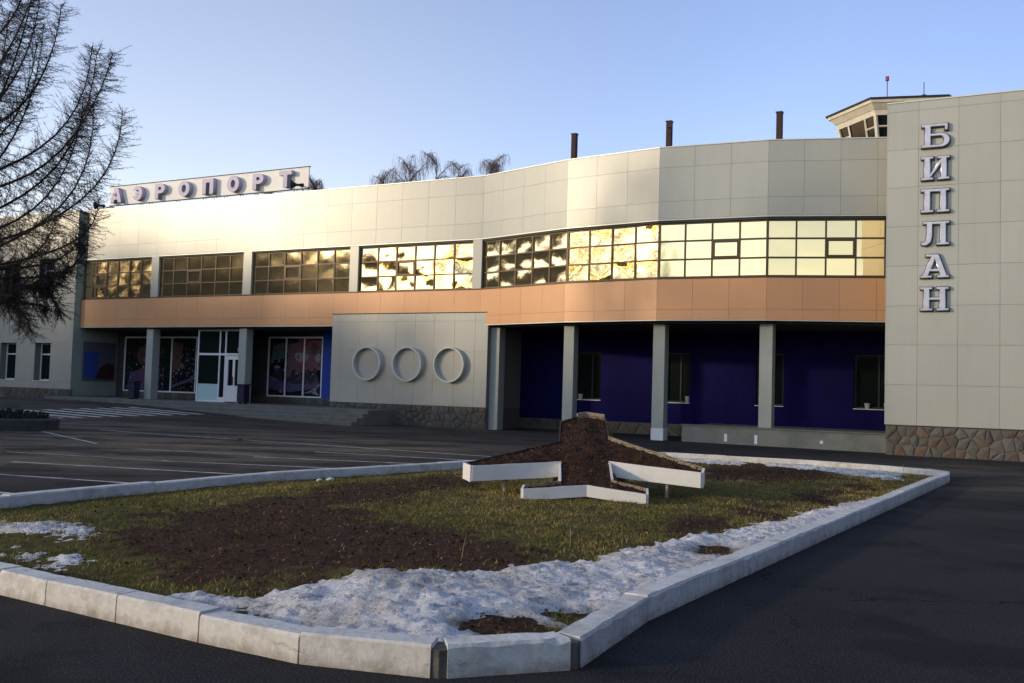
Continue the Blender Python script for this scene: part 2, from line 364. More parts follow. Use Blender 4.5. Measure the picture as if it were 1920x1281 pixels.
def strip(name, p0, p1, wid, m, dz=.004, parent=None, n=6, ragged=0.0):
    p0 = np.array(p0, float); p1 = np.array(p1, float); d = p1 - p0; nrm = np.array([-d[1], d[0]]) / np.hypot(*d) * wid / 2
    V = []; F = []
    for i in range(n + 1):
        q = p0 + d * i / n
        for s in (1, -1):
            k = q + nrm * s * (1 + random.uniform(-ragged, ragged)); V.append((k[0], k[1], float(gheight(*k)) + dz))
        if i: b = 2 * i; F.append((b - 2, b - 1, b + 1, b))
    return mesh(name, V, F, m, parent)
PARK = [((-12.58, 29.59), (-7.6, 26.95), .10), ((-7.4, 26.85), (2.0, 21.75), .10), ((-9.6, 16.0), (-5.0, 14.6), .10), ((-9.2, 17.9), (-3.55, 16.5), .10),
        ((-6.83, 19.08), (-2.3, 18.4), .10), ((-5.5, 20.8), (-1.2, 20.1), .10), ((-13.51, 27.89), (-10.04, 23.53), .08), ((-9.6, 14.2), (-6.2, 12.9), .10), ((-10.5, 20.2), (-6.0, 18.9), .05), ((-4.6, 22.9), (.6, 21.2), .09), ((-8.6, 22.2), (-5.2, 21.1), .06), ((-8.0, 12.6), (-6.5, 12.0), .08)]
for a, b, wd in PARK: strip('parking_line', a, b, wd, M_LINE, parent=GROUND, n=14, ragged=.25)
for k in range(9):
    o = -3.7 - .85 * k
    strip('crosswalk_stripe', tw(-16.0 + random.uniform(-.1, .1), o), tw(-11.6, o + random.uniform(-.05, .05)), .36, M_LINE, parent=GROUND, n=12, ragged=.12)
def patch(name, cx, cy, rx, ry, rot, m, parent, dz=.006, n=22):
    V = [(cx, cy, float(gheight(cx, cy)) + dz)]; F = []
    for k in range(n):
        a = 2 * PI * k / n; r = random.uniform(.65, 1.1); x = rx * r * math.cos(a); y = ry * r * math.sin(a)
        xx = cx + x * math.cos(rot) - y * math.sin(rot); yy = cy + x * math.sin(rot) + y * math.cos(rot)
        V.append((xx, yy, float(gheight(xx, yy)) + dz)); F.append((0, 1 + k, 1 + (k + 1) % n))
    return mesh(name, V, F, m, parent)
M_PUDDLE = mat('wet_pothole', (.012, .012, .012), .5, 0, .3)
for x0, y0, rx, ry in ((-10.6, 25.5, .55, .16), (-8.5, 23.9, .42, .16), (-8.35, 20.3, .2, .09), (-.6, 26.0, .10, .12), (-.15, 26.2, .10, .12), (-7.7, 23.1, .25, .07)):
    patch('pothole', x0, y0, rx, ry, R(-10), M_PUDDLE, GROUND)

# ------------------------------------------------------------------ cladding and rubble helpers
UNIT = MB().bbox(-.5, .5, -.5, .5, -.5, .5, .006)
UNITME = {}
def unit_mesh(name, m):
    k = (name, m.name)
    if k not in UNITME:
        me = bpy.data.meshes.new(name); b = MB().box(-.5, .5, -.5, .5, -.5, .5); me.from_pydata(b.v, [], b.f); me.materials.append(m); UNITME[k] = me
    return UNITME[k]
def piece(name, m, loc, size, rz, parent):
    o = bpy.data.objects.new(name, unit_mesh(name, m)); o.location = loc; o.scale = size; o.rotation_euler = (0, 0, rz)
    return link(o, parent)
def clad(parent, p0, p1, cols, zs, m, name, out=0.0, gap=.007, th=.03, tilt=.0012):
    """panels between two plan points: cols = fractions along (0..1), zs = level edges"""
    p0 = Vector(p0); p1 = Vector(p1); d = p1 - p0; L = d.length; d.normalize(); nrm = Vector((d.y, -d.x)); rz = math.atan2(d.y, d.x)
    for a, b in zip(cols[:-1], cols[1:]):
        for z0, z1 in zip(zs[:-1], zs[1:]):
            c = p0 + d * (L * (a + b) / 2) + nrm * (out - th / 2 + random.uniform(-.0015, .0015))
            o = piece(name, m, (c.x, c.y, (z0 + z1) / 2), (L * (b - a) - gap, th, z1 - z0 - gap), rz + random.gauss(0, tilt), parent)
            o.rotation_euler.x = random.gauss(0, tilt)
def slab(parent, name, m, pts, z0, z1, back):
    """a backing wall behind a facade polyline, 'back' deep"""
    mb = MB(); n = len(pts)
    for i in range(n - 1):
        a = Vector(pts[i]); b = Vector(pts[i + 1]); d = (b - a).normalized(); nr = Vector((d.y, -d.x))
        q = [a - nr * .034, b - nr * .034, b - nr * (.034 + back), a - nr * (.034 + back)]
        mb.prism([(v.x, v.y) for v in q], z0, z1)
    return mb.build(name, m, parent)
def clip(poly, px, py, nx, ny):
    out = []; n = len(poly)
    for i in range(n):
        a = poly[i]; b = poly[(i + 1) % n]; da = (a[0] - px) * nx + (a[1] - py) * ny; db = (b[0] - px) * nx + (b[1] - py) * ny
        if da <= 0: out.append(a)
        if da * db < 0: s = da / (da - db); out.append((a[0] + (b[0] - a[0]) * s, a[1] + (b[1] - a[1]) * s))
    return out
def rubble(parent, p0, p1, z0, z1, size, seed, out=0.0, joint=.022, mortar=True, aspect=1.0):
    """random polygonal stones, each its own part, on a wall from p0 to p1 (plan) between z0 and z1; z0 may be (left, right)"""
    rs = random.Random(seed); p0 = Vector(p0); p1 = Vector(p1); d = p1 - p0; L = d.length; d.normalize(); nrm = Vector((d.y, -d.x))
    zl, zr = z0 if isinstance(z0, tuple) else (z0, z0); H = z1 - min(zl, zr); zb = min(zl, zr)
    nxn = max(2, int(L / (size * aspect))); nyn = max(1, int(round(H / size))); pts = []
    for j in range(nyn):
        for i in range(nxn): pts.append(((i + .5 * (j % 2) + rs.uniform(.05, .95)) * L / nxn, zb + (j + rs.uniform(.1, .9)) * H / nyn))
    if mortar:
        q = [p0 + nrm * (out - .02), p1 + nrm * (out - .02), p1 + nrm * (out - .12), p0 + nrm * (out - .12)]
        MB().prism([(v.x, v.y) for v in q], zb, z1).build('mortar_bed', M_MORTAR, parent)
    for k, (sx, sz) in enumerate(pts):
        if zl != zr and sz < zl + (zr - zl) * sx / L: continue
        poly = [(0, zb), (L, zb), (L, z1), (0, z1)]
        for q, (ox, oz) in enumerate(pts):
            if q == k or abs(ox - sx) > size * 3.2 or abs(oz - sz) > size * 3.2: continue
            poly = clip(poly, (sx + ox) / 2, (sz + oz) / 2, ox - sx, oz - sz)
            if len(poly) < 3: break
        if len(poly) < 3: continue
        cx = sum(p[0] for p in poly) / len(poly); cz = sum(p[1] for p in poly) / len(poly)
        r = max(math.hypot(p[0] - cx, p[1] - cz) for p in poly)
        if r < .05: continue
        ring0, ring1 = [], []
        for px, pz in poly:
            e = math.hypot(px - cx, pz - cz) + 1e-6; s0 = max(.2, 1 - joint / e); s1 = max(.1, 1 - (joint + .03) / e)
            ring0.append((cx + (px - cx) * s0, cz + (pz - cz) * s0)); ring1.append((cx + (px - cx) * s1, cz + (pz - cz) * s1))
        n = len(poly); pr = out + rs.uniform(.0, .028); V = []
        c0 = p0 + d * cx
        for ring, o_ in ((ring0, out - .03), (ring0, pr - .012), (ring1, pr)):
            for px, pz in ring: w_ = d * (px - cx) + nrm * o_; V.append((w_.x, w_.y, pz - cz))
        V.append((nrm.x * (pr + .022), nrm.y * (pr + .022), 0)); F = []
        for l in range(2):
            for i in range(n): i2 = (i + 1) % n; F.append((l * n + i, l * n + i2, (l + 1) * n + i2, (l + 1) * n + i))
        for i in range(n): F.append((2 * n + i, 2 * n + (i + 1) % n, 3 * n))
        o = mesh('stone', V, F, rs.choices(M_STONE, (3, 4, 2, 2))[0], parent); o.location = (c0.x, c0.y, cz)

# ------------------------------------------------------------------ main terminal
TERM = empty('airport_terminal', (GX, GY, 0), -AL)
tag(TERM, 'long two-storey grey clad building with orange band and curved row of gold windows', 'building')
VX = [(-.46, 0.0), (3.83, -1.27), (7.58, -1.74), (11.3, -1.43), (15.75, -.13)]
ZP = [7.72, 8.34, 9.54, 10.25]                        # parapet courses
# left part: straight
seams = [-24.2 + i * (23.74 / 18) for i in range(19)]
fr = [(s - seams[0]) / (seams[-1] - seams[0]) for s in seams]
clad(TERM, (-24.2, 0), VX[0], fr, ZP, M_PANEL, 'parapet_panel')
clad(TERM, (-24.2, 0), (-7.83, 0), [i / 12 for i in range(13)], [4.2, 4.56, 5.62], M_ORANGE, 'orange_panel')
clad(TERM, (-7.83, 0), VX[0], [i / 6 for i in range(7)], [4.72, 5.62], M_ORANGE, 'orange_panel')
ncol = (4, 3, 3, 4)
for i in range(4):
    p0, p1 = VX[i], VX[i + 1]
    cols = [k / ncol[i] for k in range(ncol[i] + 1)]
    clad(TERM, p0, p1, cols, ZP, M_PANEL, 'parapet_panel'); clad(TERM, p0, p1, cols, [4.2, 4.56, 5.62], M_ORANGE, 'orange_panel')
LINE = [(-24.2, 0)] + VX
slab(TERM, 'parapet_wall', M_JOINT, LINE, 7.74, 10.22, .22)
slab(TERM, 'spandrel_wall', M_JOINT, LINE, 4.22, 5.60, .30)
mbt = MB(); mbd = MB(); mbl = MB()
for a, b in zip(LINE[:-1], LINE[1:]):
    a = Vector(a); b = Vector(b); d = (b - a).normalized(); nr = Vector((d.y, -d.x))
    def quad(mb, o0, o1, z0, z1):
        mb.prism([((a + nr * o0).x, (a + nr * o0).y), ((b + nr * o0).x, (b + nr * o0).y), ((b + nr * o1).x, (b + nr * o1).y), ((a + nr * o1).x, (a + nr * o1).y)][::1], z0, z1)
    quad(mbt, .025, -.26, 10.252, 10.285)             # coping
    quad(mbt, .012, -.03, 7.672, 7.712)               # pale drip edge under the parapet
    quad(mbd, -.035, -.30, 7.60, 7.668)               # dark reveal above the glazing
    quad(mbl, .03, -.30, 5.628, 5.662)                # sill on top of the orange band
    quad(mbt, .010, -.03, 4.172, 4.198)
mbt.build('pale_edge_trim', M_TRIM, TERM); mbd.build('dark_reveal', M_DARKTRIM, TERM); mbl.build('window_ledge', M_BRONZE, TERM)

# window bands: one part per bay (the frame), the panes under it
def pillow(sag, skew, n=5, m=None):
    V = []; F = []
    for j in range(n + 1):
        for i in range(n + 1):
            u = i / n * 2 - 1; v = j / n * 2 - 1
            V.append((u * .5, -sag * (1 - u * u) * (1 - v * v) + skew * u * v, v * .5))
    for j in range(n):
        for i in range(n): b = j * (n + 1) + i; F.append((b, b + 1, b + n + 2, b + n + 1))
    me = bpy.data.meshes.new('pane'); me.from_pydata(V, [], F); me.materials.append(m or M_GOLD); me.polygons.foreach_set('use_smooth', [True] * len(F)); return me
PILLOWC = [pillow(random.choice((-1, 1)) * random.uniform(.001, .004), 0, 5, M_GOLDCALM) for _ in range(6)]
PILLOWM = [pillow(random.choice((-1, 1)) * random.uniform(.003, .008), random.uniform(-.003, .003), 5, M_GOLDMID) for _ in range(8)]
PILLOWS = [pillow(random.choice((-1, 1)) * random.uniform(.006, .022), random.uniform(-.008, .008)) for _ in range(14)]
def window_band(parent, p0, p1, ncols, z0, z1, vents=(), rec=.14, calm=0, name='window'):
    p0 = Vector(p0); p1 = Vector(p1); d = p1 - p0; L = d.length; d.normalize(); nrm = Vector((d.y, -d.x)); rz = math.atan2(d.y, d.x)
    base = p0 - nrm * rec; f = .055; cw = L / ncols; rh = (z1 - z0) / 3; mb = MB()
    mb.box(0, L, -.03, .05, z0 + .002, z0 + f); mb.box(0, L, -.03, .05, z1 - f, z1)
    for i in range(ncols + 1): x = min(max(i * cw, f / 2), L - f / 2); mb.box(x - f / 2, x + f / 2, -.034, .05, z0 + f, z1 - f)
    for j in (1, 2): mb.box(f, L - f, -.028, .05, z0 + j * rh - f / 2, z0 + j * rh + f / 2)
    for (i, j) in vents:
        x0, x1, a, b = i * cw + f / 2, (i + 1) * cw - f / 2, z0 + j * rh + f / 2, z0 + (j + 1) * rh - f / 2; g = .06
        for q in ((x0, x1, a, a + g), (x0, x1, b - g, b), (x0, x0 + g, a + g, b - g), (x1 - g, x1, a + g, b - g)): mb.box(q[0], q[1], -.042, .01, q[2], q[3])
    wo = mb.build(name, M_BRONZE, parent); wo.location = (base.x, base.y, 0); wo.rotation_euler = (0, 0, rz)
    for i in range(ncols):
        for j in range(3):
            o = bpy.data.objects.new('pane', random.choice(PILLOWC if calm == 2 else PILLOWM if calm == 1 else PILLOWS)); o.location = ((i + .5) * cw, .012, z0 + (j + .5) * rh)
            k = (1.0, .6, .35)[calm]
            o.scale = (cw - .04, k, rh - .04); o.rotation_euler = (random.gauss(0, .008 * k), random.choice((0, PI)), random.gauss(0, .012 * k)); link(o, wo)
    return wo
Z0, Z1 = 5.664, 7.60
for a, b, v in ((-24.2, -19.23, [(1, 0), (1, 1)]), (-18.72, -13.22, [(2, 1)]), (-12.70, -7.07, [(2, 1)]), (-6.61, -.89, [(2, 1)])):
    window_band(TERM, (a, 0), (b, 0), 6, Z0, Z1, v, calm=1 if b < -7 else 0)
window_band(TERM, VX[0], VX[1], 5, Z0, Z1); window_band(TERM, VX[1], VX[2], 4, Z0, Z1)
window_band(TERM, VX[2], VX[3], 4, Z0, Z1, [(2, 1)], calm=2)
e = Vector(VX[3]) + (Vector(VX[4]) - Vector(VX[3])) * (3.78 / 4.63)
window_band(TERM, VX[3], (e.x, e.y), 4, Z0, Z1, [(2, 1)], calm=2)
for a, b in ((-19.23, -18.72), (-13.22, -12.70), (-7.07, -6.61), (-.89, -.46)):
    MB().bbox(a, b, -.006, .30, Z0, 7.665, .008).build('window_pier', M_PANEL, TERM)
# ground floor
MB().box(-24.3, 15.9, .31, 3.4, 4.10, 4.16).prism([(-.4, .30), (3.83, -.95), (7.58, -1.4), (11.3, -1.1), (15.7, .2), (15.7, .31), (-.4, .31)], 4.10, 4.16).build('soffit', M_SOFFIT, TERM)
MB().box(-24.3, 15.9, 3.4, 14, 4.0, 10.0).build('rear_block', M_WALL, TERM)
MB().box(-24.2, 15.7, .30, 3.5, 9.4, 9.6).prism([(-.4, .29), (3.83, -.95), (7.58, -1.4), (11.3, -1.1), (15.6, .2), (15.6, .29)], 9.4, 9.6).build('roof', M_ROOF, TERM)
bw = MB()
wins = [(-.85, -.15), (2.48, 3.62), (6.3, 7.36), (9.95, 10.97), (13.49, 14.9)]
xs = [-.4] + [v for q in wins[1:] for v in q] + [15.8]
bw.box(-.4, 15.8, 3.0, 3.3, .46, 1.32); bw.box(-.4, 15.8, 3.0, 3.3, 3.28, 4.099)
for a, b in zip(xs[::2], xs[1::2]): bw.box(a, b, 3.0, 3.3, 1.32, 3.28)
bw.build('blue_wall', M_BLUE, TERM)
for i, (a, b) in enumerate(wins[1:]):
    mb = MB(); f = .06
    for q in ((a, b, 1.32, 1.38), (a, b, 3.22, 3.28), (a, a + f, 1.38, 3.22), (b - f, b, 1.38, 3.22)): mb.box(q[0], q[1], 3.16, 3.24, q[2], q[3])
    mb.box((a + b) / 2 + .1, (a + b) / 2 + .15, 3.165, 3.235, 1.38, 3.22)
    wf = mb.build('office_window', M_DARKTRIM, TERM)
    MB().box(a + f, b - f, 3.205, 3.215, 1.38, 3.22).build('pane', M_DGLASS, wf)
    MB().box(a - .02, b + .02, 2.93, 3.155, 1.285, 1.315).build('window_sill', M_WHITE, wf)
rubble(TERM, (-.3, 2.97), (8.3, 2.97), -.02, .46, .32, 5, joint=.018, aspect=1.6)
# three-ring panel block
clad(TERM, (-7.80, -.10), (-.02, -.10), [0, .063, .19, .31, .43, .555, .675, .80, .925, 1][::1], [.88, 1.91, 3.12, 4.35, 4.68], M_PANEL, 'wall_panel')
MB().box(-7.80, -.02, -.066, 2.9, .86, 4.699).build('block_core', M_JOINT, TERM)
MB().box(-7.84, .02, -.13, .0, 4.684, 4.712).build('block_coping', M_DARKTRIM, TERM)
rubble(TERM, (-7.8, -.08), (-.02, -.08), -.02, .875, .27, 9, joint=.016)
MB().box(-7.8, -.02, 0.05, 2.9, -.3, .859).build('plinth_core', M_MORTAR, TERM)
M_RING = mat('ring_paint', (.56, .57, .51), .5, 0, .4, nscale=2, namt=.2, ncol=(.46, .47, .42))
def ring(cx, cz, r, depth, y0):
    n = 40; V = []; F = []
    prof = [(r - .035, y0), (r - .035, y0 - depth), (r + .025, y0 - depth), (r + .03, y0)]
    for k in range(n):
        a = 2 * PI * k / n
        for q, y in prof: V.append((cx + q * math.cos(a), y, cz + q * math.sin(a)))
    for k in range(n):
        b = 4 * k; c = 4 * ((k + 1) % n)
        for i in range(3): F.append((b + i, b + i + 1, c + i + 1, c + i))
    return V, F
for cx in (-5.78, -3.73, -1.70):
    V, F = ring(cx, 2.56, .70, .22, -.098); mesh('porthole_ring', V, F, M_RING, TERM)
# columns under the overhang
def column(t, off, z0, w_=.46, base=False):
    c = MB().bbox(t - w_ / 2, t + w_ / 2, off - w_ / 2, off + w_ / 2, z0, 4.098, .012).build('column', M_COLUMN, TERM)
    if base: MB().bbox(t - w_ / 2 - .012, t + w_ / 2 + .012, off - w_ / 2 - .012, off + w_ / 2 + .012, z0 - .02, z0 + .42, .01).build('painted_base', M_WHITE, c)
for t in (-19.3, -13.22): column(t, .40, .62)
column(.13, .42, 0, .50); column(3.83, -.55, 0, .42); column(7.5, -.95, 0, .44, True); column(11.2, -.72, .55, .44)
# terrace at the right end
TER = MB().prism([(8.35, -1.02), (11.3, -1.36), (15.25, -1.72), (15.25, 2.96), (8.35, 2.96)], -.2, .56).build('terrace', M_CONC, TERM)
MB().prism([(8.31, -1.05), (11.3, -1.40), (15.17, -1.76), (15.17, -1.40), (11.3, -1.05), (8.31, -.7)], .563, .60).build('terrace_coping', M_STEP, TERM)
for t, z0, hh in ((9.9, .08, .26), (10.95, .05, .30), (13.1, .18, .10)):
    yy = -1.02 - (t - 8.35) * .1153 if t < 11.3 else -1.36 - (t - 11.3) * .0911
    MB().box(t, t + .10, yy - .012, yy + .01, z0, z0 + hh).build('paint_smear', M_WHITE, TER if hasattr(TER, 'location') else TERM)
# entrance podium with steps (four risers at the right end, the forecourt rises to meet it on the left)
MB().box(-24.2, -4.45, -1.85, 2.6, -.3, .62).build('podium', M_STEP, TERM)
for k in range(3):
    y1 = -1.85 - .36 * k; z = .62 - .155 * (k + 1)
    s_ = MB().box(-22.5, -4.45 - .002 * k, y1 - .36, y1 - .001, -.3, z).build('step', M_STEP, TERM)
    MB().box(-22.4, -4.5, y1 - .37, y1 - .31, z + .001, z + .010).build('nosing', M_NOSE, s_)
# shopfront at the back of the recess
SF = MB(); f = .07
for a, b in ((-23.6, -16.62), (-13.6, -10.25)):
    n = 4 if b < -15 else 3
    SF.box(a, b, 2.36, 2.46, .96, 1.03); SF.box(a, b, 2.36, 2.46, 3.78, 3.86)
    for i in range(n + 1): x = a + (b - a) * i / n; x = min(max(x, a + f / 2), b - f / 2); SF.box(x - f / 2, x + f / 2, 2.355, 2.46, 1.03, 3.78)
sfo = SF.build('shopfront', M_WHITE, TERM)
for a, b in ((-23.6, -16.62), (-13.6, -10.25)):
    n = 4 if b < -15 else 3
    for i in range(n):
        x0 = a + (b - a) * i / n; x1 = a + (b - a) * (i + 1) / n
        MB().box(x0 + f / 2, x1 - f / 2, 2.405, 2.415, 1.03, 3.78).build('pane', M_DGLASS, sfo)
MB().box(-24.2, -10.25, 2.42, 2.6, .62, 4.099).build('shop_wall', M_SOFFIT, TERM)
MB().box(-10.25, -7.81, 2.36, 2.6, .92, 4.099).build('blue_pier', M_BLUE2, TERM)
rubble(TERM, (-23.6, 2.33), (-7.81, 2.33), .62, .955, .30, 12, joint=.015, aspect=1.4)
# entrance vestibule
VS = MB(); fy0, fy1 = .66, .74; g = .075
for x in (-16.5, -15.1, -14.72, -13.62): VS.box(x - g / 2, x + g / 2, fy0, fy1, .62, 4.099)
VS.box(-16.5, -13.62, fy0 + .004, fy1 - .004, 2.86, 2.96); VS.box(-16.5, -15.1, fy0 + .004, fy1 - .004, .62, .70); VS.box(-15.1, -14.72, fy0 + .004, fy1 - .004, .62, .86)
VS.box(-16.5, -13.62, fy0 + .004, fy1 - .004, 4.02, 4.095)
vo = VS.build('entrance_vestibule', M_WHITE, TERM)
MB().box(-16.46, -15.14, fy0 + .03, fy1 - .03, .70, 1.48).build('lower_panel', M_TEAL, vo)
MB().box(-16.46, -15.14, fy0 + .035, fy1 - .035, 1.50, 2.86).build('pane', M_DGLASS, vo)
MB().box(-15.06, -14.76, fy0 + .035, fy1 - .035, .86, 2.86).build('pane', M_DGLASS, vo)
for a, b in ((-16.46, -15.14), (-15.06, -14.76), (-14.68, -13.66)): MB().box(a, b, fy0 + .035, fy1 - .035, 2.96, 4.02).build('transom_pane', M_DGLASS, vo)
MB().box(-16.5, -16.44, fy1, 2.36, .62, 4.099).build('side_glazing', M_DGLASS, vo)
dr = MB()
for q in ((-14.66, -14.52, .66, 2.84), (-14.22, -14.08, .66, 2.84), (-13.82, -13.68, .66, 2.84), (-14.52, -13.82, .66, 1.42), (-14.52, -13.82, 2.66, 2.84)):
    dr.box(q[0], q[1], fy0 - .01 + (.002 if q[1] - q[0] > .3 else 0), fy1 - .02, q[2], q[3])
do = MB(); do.v, do.f = dr.v, dr.f; do = do.build('entrance_door', M_WHITE, TERM)
MB().box(-14.50, -13.84, fy0 + .03, fy0 + .04, 1.42, 2.66).build('pane', M_DGLASS, do)
MB().box(-14.20, -14.17, fy0 - .06, fy0 - .012, 1.45, 1.85).build('door_handle', M_BLACK, do)
MB().box(-13.95, -13.68, fy0 - .03, fy0 - .006, 3.05, 3.22).build('exit_plate', mat('green_plate', (.10, .25, .16), .5), TERM)

# coloured film on the shop windows
def film(name, polys, y, label):
    root = None
    for k, (nm, m, pts) in enumerate(polys):
        o = mesh(nm, [(x, y - .0015 * k, z) for x, z in pts], [tuple(range(len(pts)))], m, root if root else TERM)
        if root is None: root = o
    return root
c_ = lambda n, r, g_, b, ro=.6: mat(n, (r, g_, b), ro)
F_PINK = c_('film_pink', .13, .055, .08); F_RED = c_('film_red', .20, .015, .035); F_DARK = c_('film_dark', .012, .012, .02); F_PURP = c_('film_purple', .06, .045, .12)
F_WHITE = c_('film_white', .22, .20, .22); F_ORNG = c_('film_orange', .06, .024, .018); F_TEALD = c_('film_teal', .05, .08, .08); F_MAUVE = c_('film_mauve', .07, .045, .12)
def star(cx, cz, r, k=.45): return [(cx + (r if i % 2 == 0 else r * k) * math.sin(i * PI / 5), cz + (r if i % 2 == 0 else r * k) * math.cos(i * PI / 5)) for i in range(10)]
def disc(cx, cz, rx, rz, n=16, j=0.0): return [(cx + rx * random.uniform(1 - j, 1 + j) * math.cos(2 * PI * i / n), cz + rz * random.uniform(1 - j, 1 + j) * math.sin(2 * PI * i / n)) for i in range(n)]
def person_shape(cx, z0, h): return [(cx - .22, z0), (cx - .24, z0 + h * .55), (cx - .10, z0 + h * .78), (cx - .12, z0 + h * .9), (cx, z0 + h), (cx + .12, z0 + h * .9), (cx + .10, z0 + h * .78), (cx + .24, z0 + h * .55), (cx + .22, z0)]
film('window_film', [('window_film', F_PINK, [(-12.40, 1.9), (-11.45, 2.1), (-10.35, 2.3), (-10.35, 3.70), (-11.0, 3.72), (-12.40, 3.5)]),
                     ('film_patch', F_WHITE, disc(-11.55, 2.9, .42, .24, 14, .2)), ('film_star', F_RED, star(-11.45, 2.42, .38)), ('film_patch', F_RED, [(-11.8, 3.74), (-11.4, 3.2), (-10.95, 3.74)]),
                     ('film_patch', F_WHITE, disc(-10.55, 2.85, .16, .2, 10, .3)), ('film_patch', F_ORNG, disc(-10.75, 3.3, .22, .3, 10, .3)),
                     ('film_patch', F_DARK, person_shape(-12.0, 1.3, 1.0)), ('film_patch', F_DARK, person_shape(-11.6, 1.3, .95)), ('film_patch', F_DARK, person_shape(-11.1, 1.3, 1.05)), ('film_patch', F_DARK, person_shape(-10.7, 1.3, 1.1)),
                     ('film_wave', F_PURP, [(-13.5, 2.0), (-13.1, 1.85), (-12.6, 1.68), (-12.0, 1.6), (-11.3, 1.62), (-10.4, 1.75), (-10.4, 1.5), (-11.3, 1.3), (-12.2, 1.2), (-12.9, 1.25), (-13.5, 1.4)]),
                     ('film_plane', F_WHITE, [(-11.4, 1.15), (-10.9, 1.3), (-10.45, 1.62), (-10.35, 1.6), (-10.6, 1.3), (-10.42, 1.1), (-10.5, 1.08), (-10.9, 1.2)]),
                     ('film_patch', F_WHITE, disc(-13.0, 2.35, .22, .12, 10, .3)), ('film_patch', F_DARK, [(-13.2, 1.9), (-13.25, 2.3), (-12.75, 2.35), (-12.6, 1.6)]), ('film_patch', F_TEALD, [(-13.4, 2.7), (-12.6, 2.8), (-12.6, 3.6), (-13.3, 3.4)])], 2.398, '')
film('window_film', [('window_film', F_ORNG, [(-20.0, 2.2), (-19.5, 2.1), (-19.35, 3.5), (-20.1, 3.6)]), ('film_wave', F_PURP, [(-20.0, 1.35), (-18.4, 1.85), (-17.2, 2.35), (-17.2, 2.22), (-18.4, 1.70), (-20.0, 1.2)]),
                     ('film_ball', F_PINK, disc(-17.55, 1.75, .36, .34)), ('film_patch', F_WHITE, disc(-17.62, 1.9, .22, .12)), ('film_patch', F_PINK, disc(-19.35, 2.35, .16, .14, 9, .3)), ('film_patch', F_WHITE, [(-18.4, 2.62), (-17.4, 2.86), (-17.4, 2.82)])], 2.398, '')
film('window_film', [('window_film', F_MAUVE, [(-23.3, 1.1), (-21.2, 1.1), (-21.3, 2.0), (-22.2, 2.2), (-23.2, 1.9)]), ('film_patch', F_ORNG, disc(-22.3, 2.9, .35, .5, 12, .25)), ('film_patch', F_MAUVE, disc(-21.4, 3.0, .3, .6, 12, .25)), ('film_patch', F_PINK, [(-22.6, 1.9), (-21.9, 2.5), (-21.6, 2.4), (-22.2, 1.7)])], 2.398, '')

def film_pattern(x0, x1, z0, z1, m, nn, seed):
    rs = random.Random(seed); V = []; F = []
    for k in range(nn):
        cx, cz = rs.uniform(x0, x1), z0 + (z1 - z0) * rs.random() ** 1.3; r = rs.uniform(.02, .075); b = len(V); q = rs.randint(5, 8); a0 = rs.uniform(0, 6)
        for i in range(q): a = a0 + 2 * PI * i / q; rr = r * rs.uniform(.55, 1.2); V.append((cx + rr * math.cos(a), 2.372 - .0004 * k / nn, cz + rr * math.sin(a)))
        F.append(tuple(range(b, b + q)))
    mesh('film_pattern', V, F, m, TERM)['kind'] = 'stuff'
for sd_, (x0, x1, z0, z1) in enumerate(((-13.5, -10.35, 1.1, 3.6), (-20.0, -17.0, 1.1, 3.4), (-23.4, -20.6, 1.1, 3.2))):
    for q_, m_ in enumerate((F_PURP, F_PINK, F_MAUVE, F_WHITE, F_DARK)): film_pattern(x0, x1, z0, z1, m_, (60, 45, 60, 16, 50)[q_], 900 + sd_ * 10 + q_)

# ------------------------------------------------------------------ right wing with the restaurant lettering
WING = empty('clad_tower_block', (*tw(15.18, -2.55), 0), -AL)
tag(WING, 'plain grey clad block on rubble plinth at the right edge, vertical letters on it', 'building')
zw = [.91, 2.12, 3.32, 4.50, 5.71, 6.91, 8.11, 9.27, 10.45, 10.72]
cw = [0, .87, 1.97, 3.08, 4.18, 5.28, 6.38, 7.48, 8.5]
clad(WING, (0, 0), (8.5, 0), [c / 8.5 for c in cw], zw, M_PANEL, 'wall_panel')
MB().box(.002, 8.5, .034, 9, .86, 10.70).build('block_core', M_JOINT, WING)
zs_ = zw
clad(WING, (0, 4.0), (0, .004), [0, .33, .66, 1], zw, M_PANEL, 'wall_panel', out=.03)
MB().box(-.04, 8.5, -.025, .3, 10.722, 10.76).build('coping', M_TRIM, WING)
MB().box(.02, 8.5, .13, 9, -.3, .858).build('plinth_core', M_MORTAR, WING)
rubble(WING, (.01, .02), (8.4, .02), -.03, .89, .27, 21, joint=.016)
rubble(WING, (.02, 3.0), (.02, .05), -.03, .89, .33, 22, joint=.018)
MB().box(.0, 8.5, -.012, .05, .893, .907).build('drip_edge', M_DARKTRIM, WING)

